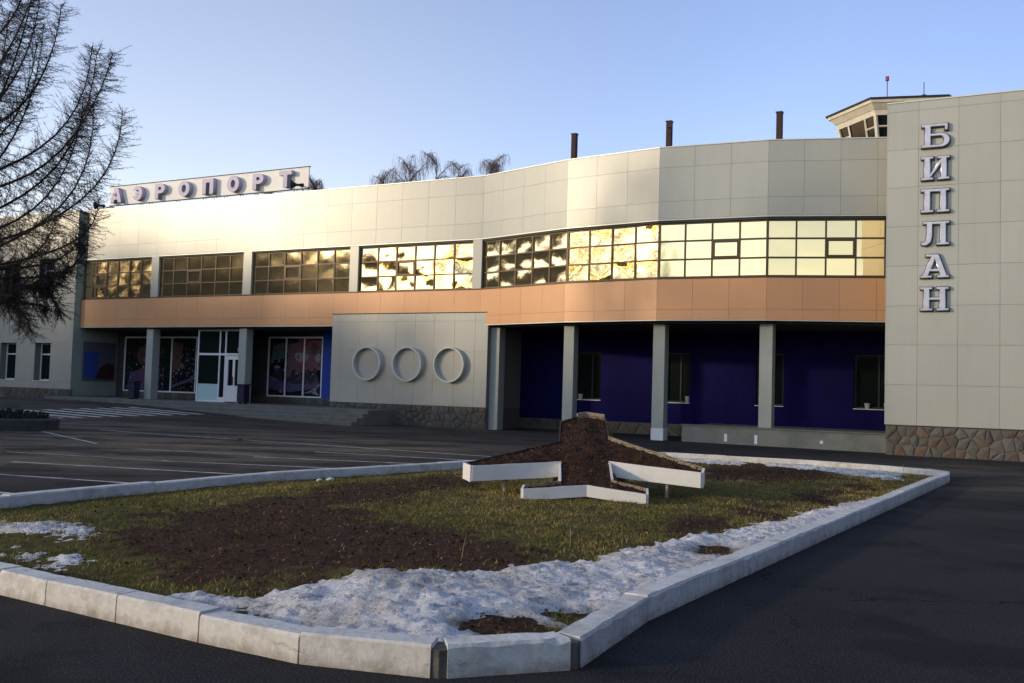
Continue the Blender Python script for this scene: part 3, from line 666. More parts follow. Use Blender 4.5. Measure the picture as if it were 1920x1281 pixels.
# ------------------------------------------------------------------ left wing
LW = empty('side_wing', (*tw(-24.26, -.36), 0), -AL)
tag(LW, 'grey clad side wing with narrow recessed windows behind the bare larch at left edge', 'building')
zl = [.98, 2.2, 3.5, 4.75, 6.0, 7.25, 8.5, 9.6, 10.2]
cl = [-12, -10.8, -9.6, -8.4, -7.2, -6.0, -4.8, -3.6, -2.4, -1.2, 0]
wl = [(-1.72 - .0, -.0)]
lwins = [(-2.92, -1.68), (-5.75, -4.45), (-8.6, -7.3)]
def lw_panels():
    # panels cut round the window openings
    xe = sorted(set([-12, 0] + [v for q in lwins for v in q]))
    for (za, zb, hole) in ((.98, 1.38, 0), (1.38, 3.35, 1), (3.35, 4.6, 0), (4.6, 5.69, 0), (5.69, 7.79, 1), (7.79, 9.0, 0), (9.0, 10.2, 0)):
        edges = xe if hole else cl
        for a, b in zip(edges[:-1], edges[1:]):
            if hole and (a, b) in lwins: continue
            n = max(1, round((b - a) / 1.5)) if hole else 1
            for k in range(n):
                x0 = a + (b - a) * k / n; x1 = a + (b - a) * (k + 1) / n
                piece('wall_panel', M_PANEL, ((x0 + x1) / 2, .015, (za + zb) / 2), (x1 - x0 - .01, .03, zb - za - .01), random.gauss(0, .001), LW)
lw_panels()
core = MB()
for za, zb, hole in ((-.2, 1.38, 0), (1.38, 3.35, 1), (3.35, 5.69, 0), (5.69, 7.79, 1), (7.79, 10.18, 0)):
    xe = sorted([-12, -.035] + [v for q in lwins for v in q])
    if not hole: core.box(-12, -.035, .034, .45, za, zb)
    else:
        for a, b in zip(xe[::2], xe[1::2]): core.box(a, b, .034, .45, za, zb)
core.box(-12, -.035, .451, 9, -.2, 10.18)
core.build('wing_core', M_JOINT, LW)
MB().box(-.034, 0, 0.032, 3.4, .66, 10.19).build('side_panel', mat('grey_green_panel', (.30, .34, .28), .5, nscale=1, namt=.2), LW)
MB().box(-12, .02, -.02, .4, 10.203, 10.235).build('coping', M_TRIM, LW)
rubble(LW, (-12, .02), (-.0, .02), .35, .97, .36, 33, joint=.016, aspect=1.3)
for (a, b) in lwins:
    for z0, z1 in ((1.38, 3.35), (5.69, 7.79)):
        mb = MB(); f = .07
        for q in ((a, b, z0, z0 + f), (a, b, z1 - f, z1), (a, a + f, z0 + f, z1 - f), (b - f, b, z0 + f, z1 - f), (a + f, b - f, z1 - .62, z1 - .55)): mb.box(q[0], q[1], .36, .44, q[2], q[3])
        wf = mb.build('window', M_WHITE, LW)
        MB().box(a + f, b - f, .40, .41, z0 + f, z1 - f).build('pane', M_DGLASS, wf)
        MB().box(a - .03, b + .03, -.05, .355, z0 - .035, z0 - .002).build('window_sill', M_WHITE, wf)

# poster on the wing's flank inside the recess
pw = empty('wall_poster', (*tw(-24.2, 0), 0), -AL)
tag(pw, 'dim blue and dark red framed poster on the side wall of the left recess', 'poster')
def side_quad(name, m, y0, y1, z0, z1, x, par): return mesh(name, [(x, y0, z0), (x, y1, z0), (x, y1, z1), (x, y0, z1)], [(0, 1, 2, 3)], m, par)
MB().box(.0, .05, .25, 2.25, 1.48, 3.48).build('poster_board', c_('poster_ground', .10, .10, .13), pw)
side_quad('blue_field', c_('poster_blue', .025, .07, .30), .32, 1.15, 1.6, 2.95, .054, pw)
side_quad('pale_field', c_('poster_pale', .09, .10, .14), 1.15, 2.15, 2.4, 3.3, .054, pw)
mesh('red_shape', [(.056, 1.0, 1.55), (.056, 2.2, 1.55), (.056, 2.2, 2.3), (.056, 1.7, 2.4), (.056, 1.25, 2.1)], [(0, 1, 2, 3, 4)], c_('poster_red', .05, .01, .015), pw)

# ------------------------------------------------------------------ letters
def letter(name, outer, holes, mat_, h, depth, parent=None, off=0.0, bev=0.0, place=None, z=0.0):
    cu = bpy.data.curves.new(name, 'CURVE'); cu.dimensions = '2D'; cu.fill_mode = 'BOTH'
    for lp in [outer] + holes:
        s = cu.splines.new('POLY'); s.points.add(len(lp) - 1)
        for p, (x, y) in zip(s.points, lp): p.co = (x * h, y * h, 0, 1)
        s.use_cyclic_u = True
    cu.extrude = depth / 2; cu.offset = off; cu.bevel_depth = bev; cu.bevel_resolution = 0
    tmp = bpy.data.objects.new(name, cu); COL.objects.link(tmp)
    dg = bpy.context.evaluated_depsgraph_get(); dg.update()
    me = bpy.data.meshes.new_from_object(tmp.evaluated_get(dg)); bpy.data.objects.remove(tmp); bpy.data.curves.remove(cu)
    me.name = name; me.materials.clear(); me.materials.append(mat_)
    # curve z is the letter's depth axis: stand it up
    me.transform(Matrix.Rotation(PI / 2, 4, 'X') @ Matrix.Translation((0, 0, depth / 2 + bev + z)))
    return link(bpy.data.objects.new(name, me), parent)
def arc(cx, cy, rx, ry, a0, a1, n=14): return [(cx + rx * math.cos(R(a0 + (a1 - a0) * i / n)), cy + ry * math.sin(R(a0 + (a1 - a0) * i / n))) for i in range(n + 1)]
# bold sans letters, height 1
SANS = {
 'А': ([(0, 0), (.36, 1), (.72, 1), (1.06, 0), (.74, 0), (.68, .20), (.38, .20), (.31, 0)], [[(.45, .42), (.62, .42), (.535, .72)]]),
 'Э': ([(0, .30)] + arc(.46, .5, .46, .5, 205, 360 + 155, 26) + [(.30, .66)] + arc(.44, .5, .17, .24, 130, 50, 5) + [(.60, .58), (.24, .58), (.24, .42), (.60, .42)] + arc(.44, .5, .17, .24, -50, -130, 5) + [(.30, .34)], []),
 'Р': ([(0, 0), (0, 1), (.50, 1)] + arc(.50, .67, .38, .33, 85, -85, 14) + [(.50, .34), (.31, .34), (.31, 0)], [[(.31, .57)] + arc(.45, .67, .12, .10, -90, 90, 8) + [(.31, .77)]]),
 'О': (arc(.5, .5, .50, .52, 0, 345, 23), [arc(.5, .5, .19, .26, 0, 345, 23)]),
 'П': ([(0, 0), (0, 1), (.96, 1), (.96, 0), (.64, 0), (.64, .74), (.32, .74), (.32, 0)], []),
 'Т': ([(.33, 0), (.33, .74), (0, .74), (0, 1), (.98, 1), (.98, .74), (.65, .74), (.65, 0)], [])}
SIGN = empty('rooftop_sign', (*tw(0, .6), 0), -AL)
tag(SIGN, 'long cream rooftop signboard reading АЭРОПОРТ standing behind the left parapet', 'sign')
zA, zB = 10.58, 11.50
MB().bbox(-23.2, -10.05, 0, .06, zA, zB + .06, .008).build('board', M_SIGN, SIGN)
MB().box(-23.25, -10.0, -.03, .09, zB + .063, zB + .09).build('top_rail', M_DARKTRIM, SIGN); MB().box(-23.2, -10.05, -.02, .08, zA - .035, zA - .003).build('bottom_rail', M_DARKTRIM, SIGN)
for x in (-21, -20.3, -18.4, -16.6, -15.9, -15.2, -14.2, -13.3, -12.3, -10.9):
    MB().tube([(x, .04, zA - .04), (x + random.uniform(-.05, .1), .04, 9.6)], .018, 5).tube([(x + .1, .07, zA - .04), (x + .55, 1.2, 9.6)], .016, 5).build('strut', M_BLACK, SIGN)
MB().tube([(-10.1, .09, 11.1), (-9.75, 1.2, 9.6)], .03, 5).build('brace', M_BLACK, SIGN)
for i, ch in enumerate('АЭРОПОРТ'):
    o_, h_ = SANS[ch]
    lo = letter('sign_letter', o_, h_, M_LETTER, .76, .26, SIGN)
    lo.location = (-22.85 + i * 1.608, -.001, zA + .08)
# slab-serif letters of the vertical sign, drawn in a 1 x 1 cell (width scaled)
SLAB = {
 'Б': ([(0, 0), (0, .13), (.11, .13), (.11, .87), (0, .87), (0, 1), (.93, 1), (.93, .70), (.80, .70), (.80, .87), (.34, .87), (.34, .60), (.70, .60)] + arc(.70, .30, .30, .30, 80, -80, 12) + [(.70, 0)], [[(.34, .13), (.66, .13)] + arc(.66, .30, .12, .17, -80, 80, 8) + [(.66, .47), (.34, .47)]]),
 'И': ([(0, 0), (0, .12), (.10, .12), (.10, .88), (0, .88), (0, 1), (.44, 1), (.44, .88), (.33, .88), (.33, .30), (.68, .88), (.57, .88), (.57, 1), (1, 1), (1, .88), (.90, .88), (.90, .12), (1, .12), (1, 0), (.57, 0), (.57, .12), (.68, .12), (.68, .66), (.34, .12), (.44, .12), (.44, 0)], []),
 'П': ([(0, 0), (0, .12), (.11, .12), (.11, .88), (0, .88), (0, 1), (1, 1), (1, .88), (.89, .88), (.89, .12), (1, .12), (1, 0), (.55, 0), (.55, .12), (.66, .12), (.66, .86), (.34, .86), (.34, .12), (.45, .12), (.45, 0)], []),
 'Л': ([(.02, .02), (.02, .16), (.10, .13), (.17, .20), (.20, .40), (.20, .88), (.08, .88), (.08, 1), (1, 1), (1, .88), (.89, .88), (.89, .12), (1, .12), (1, 0), (.54, 0), (.54, .12), (.66, .12), (.66, .86), (.42, .86), (.42, .40), (.38, .14), (.26, .01), (.12, -.02)], []),
 'А': ([(0, 0), (0, .12), (.08, .12), (.36, .88), (.18, .88), (.18, 1), (.64, 1), (.92, .12), (1, .12), (1, 0), (.58, 0), (.58, .12), (.68, .12), (.64, .26), (.34, .26), (.29, .12), (.42, .12), (.42, 0)], [[(.39, .39), (.60, .39), (.50, .74)]]),
 'Н': ([(0, 0), (0, .12), (.11, .12), (.11, .88), (0, .88), (0, 1), (.44, 1), (.44, .88), (.34, .88), (.34, .57), (.66, .57), (.66, .88), (.56, .88), (.56, 1), (1, 1), (1, .88), (.89, .88), (.89, .12), (1, .12), (1, 0), (.56, 0), (.56, .12), (.66, .12), (.66, .44), (.34, .44), (.34, .12), (.44, .12), (.44, 0)], [])}
names = {'Б': 'topmost letter Б', 'И': 'letter И second from the top', 'П': 'letter П third from the top', 'Л': 'letter Л fourth from the top', 'А': 'letter А fifth from the top', 'Н': 'lowest letter Н'}
for i, ch in enumerate('БИПЛАН'):
    o_, h_ = SLAB[ch]; wx = 1.10
    o_ = [(x * wx, y) for x, y in o_]; h_ = [[(x * wx, y) for x, y in q] for q in h_]
    root = empty('channel_letter', (*tw(16.13, -2.556), 9.235 - .982 * i), -AL)
    tag(root, names[ch] + ' of the silvery vertical sign on the right block', 'letter', 'silvery letters of the vertical sign')
    letter('letter_tray', o_, h_, M_TRAY, .72, .07, root, off=.016)
    fo = letter('letter_face', o_, h_, M_CHROME, .72, .05, root, off=-.022, bev=.018, z=.055)

# ------------------------------------------------------------------ roof furniture
for (t, off, z1, lab) in ((2.6, 2.0, 12.2, 'left of the three dark square pipes above the curved parapet'), (6.65, 2.0, 12.3, 'middle of the three dark square pipes, with a small cap box'), (10.9, 2.0, 12.2, 'right of the three dark square pipes, nearest the control tower')):
    rt = empty('roof_pipe', (*tw(t, off), 9.6), -AL); tag(rt, lab, 'pipe', 'rusty square pipes on the roof')
    MB().bbox(-.105, .105, -.105, .105, 0, z1 - 9.6, .012).build('shaft', M_RUST, rt); MB().box(-.125, .125, -.125, .125, z1 - 9.64, z1 - 9.598).build('cap', M_BLACK, rt)
    if t == 6.65: MB().box(.0, .15, -.17, -.11, z1 - 9.9, z1 - 9.66).build('cap_box', M_RUST, rt)
def horn(t, off, z, rz, s, label):
    h = empty('horn_loudspeaker', (*tw(t, off), z), rz); tag(h, label, 'loudspeaker')
    n = 20; prof = [(0, .05), (.12, .06), (.22, .10), (.32, .17), (.38, .24), (.385, .25), (.37, .235), (.25, .12), (.15, .05)]
    V = []; F = []
    for x, r in prof:
        for k in range(n): V.append((-x * s, r * s * math.cos(2 * PI * k / n), r * s * math.sin(2 * PI * k / n)))
    for i in range(len(prof) - 1):
        for k in range(n): k2 = (k + 1) % n; F.append((i * n + k, i * n + k2, (i + 1) * n + k2, (i + 1) * n + k))
    mesh('bell', V, F, M_BLACK, h, True)
    MB().tube([(0, 0, 0), (.12 * s, 0, 0), (.2 * s, 0, 0)], [.07 * s, .085 * s, .085 * s], 10).build('driver', M_BLACK, h)
    MB().tube([(.1 * s, 0, -.07 * s), (.25 * s, .1 * s, -.5 * s)], .018, 5).tube([(.0, 0, -.05), (.8 * s, .1, -.1 * s), (.85 * s, .1, -.5 * s)], .02, 5).build('bracket', M_BLACK, h)
horn(-10.15, .1, 10.62, R(10), 1.0, 'larger black horn loudspeaker on the parapet at right end of the signboard')
horn(-23.2, .1, 10.50, R(-5), .85, 'small black horn loudspeaker on the parapet below the left end of the signboard')
vt = empty('rooftop_antenna', (*tw(12.4, 1.0), 9.6), -AL); tag(vt, 'tiny bent pipe poking above the parapet just left of the control tower', 'vent pipe')
MB().tube([(0, 0, 0), (0, 0, .86), (-.08, 0, .95)], .02, 6).tube([(-.08, 0, .93), (-.14, 0, 1.0)], .05, 6).build('pipe', M_BLACK, vt)

# ------------------------------------------------------------------ control tower cab
CT = empty('control_tower', (19.06, 47.52, .28), R(-13)); tag(CT, 'wooden control tower cab with slanted windows and flat dark roof behind the right block', 'control tower')
M_CREAM = mat('cream_timber', (.66, .62, .50), .7, nscale=3, namt=.25); M_BLUEPOST = mat('blue_post', (.12, .22, .34), .6)
def hexa(r, z, rot=0): return [(r * math.cos(R(60 * k) + rot), r * math.sin(R(60 * k) + rot), z) for k in range(6)]
def frustum(r0, z0, r1, z1, caps=True):
    r0 *= .875; r1 *= .875
    V = hexa(r0, z0) + hexa(r1, z1); F = [(k, (k + 1) % 6, 6 + (k + 1) % 6, 6 + k) for k in range(6)]
    if caps: F += [tuple(reversed(range(6))), tuple(range(6, 12))]
    return V, F
mesh('shaft', *frustum(2.6, 0, 2.6, 13.2), M_WALL, CT)
mesh('cab_base', *frustum(2.75, 13.2, 3.0, 14.0), M_CREAM, CT)
mesh('cab_glass', *frustum(2.93, 14.0, 3.22, 15.02), M_DGLASS, CT)
mesh('window_head', *frustum(3.30, 15.02, 3.42, 15.26), M_CREAM, CT)
mesh('fascia', *frustum(3.46, 15.262, 3.78, 15.52), M_CREAM, CT)
mesh('fascia_board', *frustum(3.84, 15.522, 3.9, 15.66), M_CREAM, CT)
mesh('roof', *frustum(4.0, 15.662, 4.0, 15.74), M_BLACK, CT)
mesh('roof_cone', *frustum(3.9, 15.742, .9, 16.0), M_BLACK, CT)
b0 = [Vector(v) for v in hexa(2.61, 13.98)]; b1 = [Vector(v) for v in hexa(2.87, 15.04)]
for k in range(6):
    MB().tube([b0[k], b1[k]], .10, 6).build('corner_post', M_BLUEPOST if k == 5 else M_CREAM, CT)
    for u in (.28, .72): MB().tube([b0[k].lerp(b0[(k + 1) % 6], u), b1[k].lerp(b1[(k + 1) % 6], u)], .055, 4).build('window_bar', M_CREAM, CT)
    a0 = b0[k].lerp(b1[k], .5); a1 = b0[(k + 1) % 6].lerp(b1[(k + 1) % 6], .5)
    for u0, u1 in ((.72, .98), (.02, .28)): MB().tube([a0.lerp(a1, u0), a0.lerp(a1, u1)], .045, 4).build('window_bar', M_CREAM, CT)
MB().tube([(-.9, -2.4, 15.7), (-.9, -2.4, 16.72)], .02, 5).build('mast', M_BLACK, CT)
MB().tube([(-.9, -2.4, 16.7), (-.9, -2.4, 16.9)], .085, 8).build('red_lamp', c_('red_lamp_glass', .25, .03, .03, .3), CT)
mesh('vent_cap', *frustum(.62, 15.98, .1, 16.3), mat('green_metal', (.02, .07, .05), .6), CT).location = (1.0, -1.0, .08)
MB().tube([(1.0, -1.0, 16.2), (1.0, -1.0, 17.0)], .02, 5).build('vent_rod', M_BLACK, CT)

# ------------------------------------------------------------------ bits on the terrace and podium
def litter_bin(t, label):
    b = empty('litter_bin', (*tw(t, -.25), .62), -AL); tag(b, label, 'litter bin')
    MB().prism([(-.2, -.17), (.2, -.17), (.22, .17), (-.22, .17)], .06, .82).build('body', M_BIN, b)
    MB().bbox(-.25, .25, -.21, .21, .82, .90, .01).build('lid', M_BIN, b)
    MB().box(-.2, -.12, -.1, .1, 0, .058).box(.12, .2, -.1, .1, 0, .058).build('feet', M_BLACK, b)
    for z in (.3, .6): MB().box(-.215, .215, -.195, -.172, z, z + .03).build('band', c_('bin_band', .03, .03, .07), b)
litter_bin(-12.65, 'dark blue litter bin just right of the column beside the white entrance door')
litter_bin(-19.75, 'dark blue litter bin just left of the leftmost ground floor column')
for t, h, lab in ((2.72, .22, 'white flower pot in the office window right of the first column'), (7.27, .26, 'square white pot in the office window right of the middle column'), (10.15, .24, 'white pot in the office window half hidden by the terrace column'),
                  (13.95, .20, 'smaller white pot in the rightmost office window'), (14.6, .22, 'white pot nearest the right block in the rightmost office window')):
    p = empty('flower_pot', (*tw(t, 3.05), 1.316), -AL); tag(p, lab, 'flower pot', 'white pots on the office window sills')
    MB().tube([(0, 0, 0), (0, 0, h * .85), (0, 0, h)], [.075, .10, .11], 10).build('pot', M_POT, p); MB().tube([(0, 0, h - .01), (0, 0, h + .001)], .085, 10).build('earth', M_SOIL, p)

# ------------------------------------------------------------------ kerb round the bed
KO = [(-6.9, 9.15), (-6.05, 8.55), (-5.2, 8.0), (-4.42, 7.52), (-3.70, 7.10), (-3.21, 6.80), (-2.55, 6.39), (-1.87, 5.97), (-1.17, 5.58), (-.35, 5.37), (.44, 5.63), (1.02, 6.87)]
a = Vector((1.02, 6.87)); b = Vector((8.93, 19.54))
KO += [tuple(a.lerp(b, k / 12)) for k in range(1, 13)]
KO += [(9.25, 20.2), (9.12, 20.85), (8.4, 21.65)]
KO += [(6.88, 22.75), (5.3, 23.4), (3.9, 24.0), (3.1, 23.8), (1.6, 22.1), (.3, 20.7), (-.53, 19.75), (-1.4, 18.6), (-2.3, 17.5), (-3.1, 16.55), (-3.89, 15.56), (-4.5, 14.5), (-5.05, 13.5), (-5.6, 12.5), (-6.06, 11.57), (-6.75, 10.5), (-7.1, 9.7)]
def inset(poly, d):
    out = []; n = len(poly)
    for i in range(n):
        p = Vector(poly[i]); a = (p - Vector(poly[i - 1])).normalized(); b = (Vector(poly[(i + 1) % n]) - p).normalized()
        na = Vector((-a.y, a.x)); nb = Vector((-b.y, b.x)); m = (na + nb); m = m / max(m.length_squared, .5) * 2
        out.append(tuple(p + m * d))
    return out
KW, KH = .19, .175
KI = inset(KO, KW)
KERB = empty('kerb', (.4, 5.6, 0)); tag(KERB, 'whitewashed concrete kerb of long stones round the triangular flower bed', 'kerb')
KV = Vector((.4, 5.6))
def weather_kerb(m, zmud=.075):
    t = m.node_tree; n = t.nodes; L = t.links; p = n['Principled BSDF']; src = p.inputs['Base Color'].links[0].from_socket
    tc = n.new('ShaderNodeTexCoord'); sp = n.new('ShaderNodeSeparateXYZ'); L.new(tc.outputs['Object'], sp.inputs[0])
    no = n.new('ShaderNodeTexNoise'); no.inputs['Scale'].default_value = 7; no.inputs['Detail'].default_value = 7; no.inputs['Roughness'].default_value = .75; L.new(tc.outputs['Object'], no.inputs['Vector'])
    a = n.new('ShaderNodeMath'); a.operation = 'MULTIPLY_ADD'; a.inputs[1].default_value = .30; L.new(no.outputs[0], a.inputs[0]); L.new(sp.outputs[2], a.inputs[2])
    r = n.new('ShaderNodeMapRange'); r.inputs[1].default_value = zmud + .15; r.inputs[2].default_value = zmud + .06; r.inputs[3].default_value = 0; r.inputs[4].default_value = .75; L.new(a.outputs[0], r.inputs[0])
    mx = n.new('ShaderNodeMix'); mx.data_type = 'RGBA'; L.new(r.outputs[0], mx.inputs[0]); L.new(src, mx.inputs[6]); mx.inputs[7].default_value = (.26, .215, .155, 1)
    mp = n.new('ShaderNodeMapping'); mp.inputs['Scale'].default_value = (2.2, 2.2, 9); mp.inputs['Rotation'].default_value = (.5, .3, .4); L.new(tc.outputs['Object'], mp.inputs[0])
    n2 = n.new('ShaderNodeTexNoise'); n2.inputs['Scale'].default_value = 1.5; n2.inputs['Detail'].default_value = 8; n2.inputs['Roughness'].default_value = .8; L.new(mp.outputs[0], n2.inputs['Vector'])
    r2 = n.new('ShaderNodeMapRange'); r2.inputs[1].default_value = .57; r2.inputs[2].default_value = .70; r2.inputs[4].default_value = .8; L.new(n2.outputs[0], r2.inputs[0])
    m2 = n.new('ShaderNodeMix'); m2.data_type = 'RGBA'; L.new(r2.outputs[0], m2.inputs[0]); L.new(mx.outputs[2], m2.inputs[6]); m2.inputs[7].default_value = (.15, .145, .13, 1)
    L.new(m2.outputs[2], p.inputs['Base Color'])
weather_kerb(M_KERB)
n = len(KO); c = .016
JOINT = {9, 10}
for i in range(n):
    j = (i + 1) % n
    A, B, A2, B2 = Vector(KO[i]), Vector(KO[j]), Vector(KI[i]), Vector(KI[j]); d = (B - A).normalized(); L = (B - A).length
    ga = (.05 if i in JOINT else .006); gb = (.05 if j in JOINT else .006)
    A_, B_ = A + d * ga, B - d * gb; A2_, B2_ = A2 + d * ga * .3, B2 - d * gb * .3
    h = KH + random.uniform(-.008, .008); h2 = h + random.uniform(-.006, .006); m = 9
    V = []; F = []
    for k in range(m + 1):
        u = k / m; o = A_.lerp(B_, u) - KV; q = A2_.lerp(B2_, u) - KV; hh = h + (h2 - h) * u; e = (q - o).normalized()
        jj = random.uniform(-.002, .002) if 0 < k < m else 0; c = .014 + (random.random() ** 6) * .018
        o = o + e * jj
        for pt, z in ((o, -.05), (o + e * .004, hh - c * 1.2), (o + e * c, hh), (q - e * c, hh + jj), (q, hh - c), (q, -.05)): V.append((pt.x, pt.y, z))
        if k:
            for s_ in range(5): x = (k - 1) * 6 + s_; F.append((x, x + 6, x + 7, x + 1))
    F.append(tuple(range(6))); F.append(tuple(reversed(range(6 * m, 6 * m + 6))))
    mesh('kerb_stone', V, F, M_KERB, KERB)
for i in JOINT:      # rough bare concrete in the open joints at the nose
    p = Vector(KO[i]); q = Vector(KI[i]); a = (Vector(KO[i - 1]) - p).normalized(); b = (Vector(KO[(i + 1) % n]) - p).normalized(); e = (q - p).normalized()
    pts = [p + e * .012, p + b * .052 + e * .012, q + b * .02, q + a * .02, p + a * .052 + e * .012]
    MB().prism([((v - KV).x, (v - KV).y) for v in pts], -.04, KH - .022).build('joint_fill', M_JOINTDARK, KERB)

# ------------------------------------------------------------------ the bed itself
SOIL_A = [(-3.05, 7.49), (-3.4, 8.27), (-3.68, 9.43), (-3.66, 10.71), (-3.18, 12.26), (-2.58, 14.1), (-1.66, 15.65), (-0.85, 16.6), (-0.67, 14.9), (-1.34, 12.74), (-2.13, 11.69), (-1.5, 10.88), (-0.58, 10.65), (0.19, 9.19), (0.06, 8.21), (-0.72, 7.85), (-1.29, 7.65), (-1.75, 7.47), (-2.22, 7.4)]
SOIL_B = [(1.65, 10.7), (2.71, 12.31), (4.24, 14.52), (6.43, 17.71), (6.46, 16.76), (4.19, 13.83), (2.8, 11.83), (1.98, 10.57)]
SOIL_C = [(3.54, 19.0), (4.53, 21.76), (6.01, 22.34), (6.75, 20.13), (6.42, 18.23), (4.94, 16.96), (3.51, 16.8)]
SNOW_A = [(-2.52, 6.9), (-2.32, 7.07), (-1.89, 6.94), (-1.67, 7.13), (-1.28, 7.56), (-1.11, 7.86), (-0.88, 7.76), (-0.65, 7.99), (-0.38, 7.84), (-0.08, 8.16), (0.19, 8.38), (0.52, 8.52), (0.79, 8.9), (1.34, 9.67), (1.97, 10.5), (2.88, 11.62), (4.01, 13.24), (5.35, 14.96), (6.67, 16.59), (8.45, 18.74), (8.1, 17.5), (4.7, 12.1), (2.75, 8.8), (1.75, 7.1), (1.2, 6.2), (0.6, 5.3), (0.05, 5.2), (-0.45, 5.15), (-0.9, 5.3), (-1.2, 5.6), (-1.41, 6.0), (-1.77, 6.41), (-2.12, 6.6)]
SNOWS = [(SNOW_A, .10, .16), ([(-6.3, 9.9), (-4.95, 10.3), (-4.35, 10.0), (-3.8, 9.5), (-3.6, 8.95), (-4.06, 8.75), (-4.6, 9.05), (-5.9, 9.2)], .05, .30),
         ([(-5.6, 8.85), (-4.4, 8.75), (-4.1, 8.5), (-3.5, 8.45), (-3.2, 7.95), (-3.72, 7.85), (-4.1, 7.95), (-5.3, 8.35)], .045, .26), ([(-3.05, 7.48), (-2.85, 7.6), (-2.66, 7.5), (-2.85, 7.35)], .035, .04),
         ([(3.59, 23.6), (4.82, 23.0), (5.72, 22.17), (5.05, 20.9), (4.32, 21.2), (3.47, 22.2)], .06, .25), ([(5.63, 22.36), (6.89, 21.9), (7.94, 21.0), (8.5, 20.2), (7.8, 18.97), (6.93, 18.7), (6.58, 19.8), (5.39, 20.9)], .06, .3),
         ([(0.91, 10.24), (1.28, 10.5), (1.62, 10.65), (1.53, 10.25), (1.0, 10.04)], .04, .08), ([(0.83, 12.95), (1.15, 13.1), (1.36, 12.9), (1.02, 12.65)], .035, .08)]
HOLES = [[(-0.16, 6.28), (-0.06, 6.44), (0.14, 6.46), (0.32, 6.30), (0.16, 6.18), (-0.02, 6.14)], [(0.46, 6.72), (0.56, 6.80), (0.68, 6.60), (0.58, 6.52)], [(2.08, 9.91), (2.20, 9.93), (2.12, 9.55), (2.0, 9.54)]]
PK = .364
def plane_z(y, x=None):
    z = .28 + PK * (y - 13.4)
    return z if x is None else z + .09 * np.clip((np.abs(x - 1.12) - .45) / 1.25, 0, 1) * np.clip((y - 13.5) / .25, 0, 1)
def bed_h(x, y):
    sd = sdist(x, y, KI)
    h = .035 + .085 * sstep(0, 1.6, sd) + .05 * (fbm(x * .9, y * .9, 3) - .5) + .035 * (fbm(x * 5, y * 5, 8) - .5)
    ax = 1.12 + (y - 13.4) * .075                    # mound that carries the planter's body
    m = sstep(.75, .30, np.abs(x - ax)) * sstep(13.2, 13.9, y) * sstep(16.4, 15.8, y)
    return np.maximum(h, m * (plane_z(y) - .10))
def soil_mask(x, y):
    s = np.full(x.shape, -9.0)
    for p in [SOIL_A, SOIL_B, SOIL_C] + HOLES: s = np.maximum(s, sdist(x, y, p))
    return sstep(-.22, .22, s + (fbm(x * 1.7, y * 1.7, 21) - .5) * 1.5 + (fbm(x * 6, y * 6, 22) - .5) * 1.1)
def grid_mesh(x0, x1, y0, y1, st):
    xs = np.arange(x0, x1 + st, st); ys = np.arange(y0, y1 + st, st); X, Y = np.meshgrid(xs, ys); nx = len(xs)
    i, j = np.meshgrid(np.arange(nx - 1), np.arange(len(ys) - 1)); a = (j * nx + i).ravel()
    return X.ravel(), Y.ravel(), np.stack([a, a + 1, a + nx + 1, a + nx], 1)
def compact(V, F, attrs):
    used = np.unique(F); mp = np.full(len(V), -1); mp[used] = np.arange(len(used)); return V[used], mp[F], {k: v[used] for k, v in attrs.items()}
X, Y, F = grid_mesh(-7.2, 9.4, 5.2, 24.3, .06)
sd = sdist(X, Y, KI); keep = (sd[F] > -.10).all(1)
Z = bed_h(X, Y); V, F2, at = compact(np.stack([X, Y, Z], 1), F[keep], {'soil': soil_mask(X, Y)})
o = fast_mesh('flower_bed', V, F2, M_BED, smooth=True, attrs=at); o['kind'] = 'structure'

def snow_field(x, y):
    """height of the snow over the bed (<0: none) and dirt"""
    h = np.full(x.shape, -1.0)
    n1 = fbm(x * 2.2, y * 2.2, 41) - .5; n2 = fbm(x * 9, y * 9, 47) - .5
    for p, th, ed in SNOWS:
        s = sdist(x, y, p) + n1 * ed * 1.8 + n2 * ed * 1.6 + (.13 if th < .09 else .10)
        for hp in HOLES if p is SNOW_A else []: s = np.minimum(s, -sdist(x, y, hp) * 1.2 + n2 * .16 + .05)
        k = sstep(0, .55, s) ** .8; hh = np.where(s > -.06, -.03 + th * (k * (.45 + .7 * (fbm(x * 1.1, y * 1.1, 51))) ) + np.sqrt(k) * ((fbm(x * 2.4, y * 2.4, 61, 6) - .5) * .07 + np.abs(fbm(x * 6, y * 10, 63, 6) - .5) * .07 - .008 + (fbm(x * 20, y * 20, 65, 2) - .5) * .035 + (vnoise(x * 28, y * 28, 66) ** 4) * .035), -1)
        h = np.maximum(h, hh)
    return h
X, Y, F = grid_mesh(-6.8, 9.0, 5.4, 24.0, .035)
H = snow_field(X, Y); sdk = sdist(X, Y, KI); sdi = sdk[F]; keep = (H[F] > -.5).all(1) & (sdi > -.02).all(1)
crest = sstep(.02, .45, sdk)
Z = bed_h(X, Y) + np.where(H > 0, H * (.82 + .18 * crest), H)
hd = np.full(X.shape, -9.0)
for hp in HOLES: hd = np.maximum(hd, sdist(X, Y, hp))
dirt = sstep(-.34, .06, hd + (fbm(X * 6, Y * 6, 71) - .5) * .35) * .9 + sstep(.0, -.03, H) * .5
V, F2, at = compact(np.stack([X, Y, Z], 1), F[keep], {'dirt': np.clip(dirt, 0, 1)})
sn = fast_mesh('melting_snow', V, F2, M_SNOW, smooth=True, attrs=at)
tag(sn, 'old dirty snow bank lying in the flower bed along the kerb', 'snow', kind='stuff')

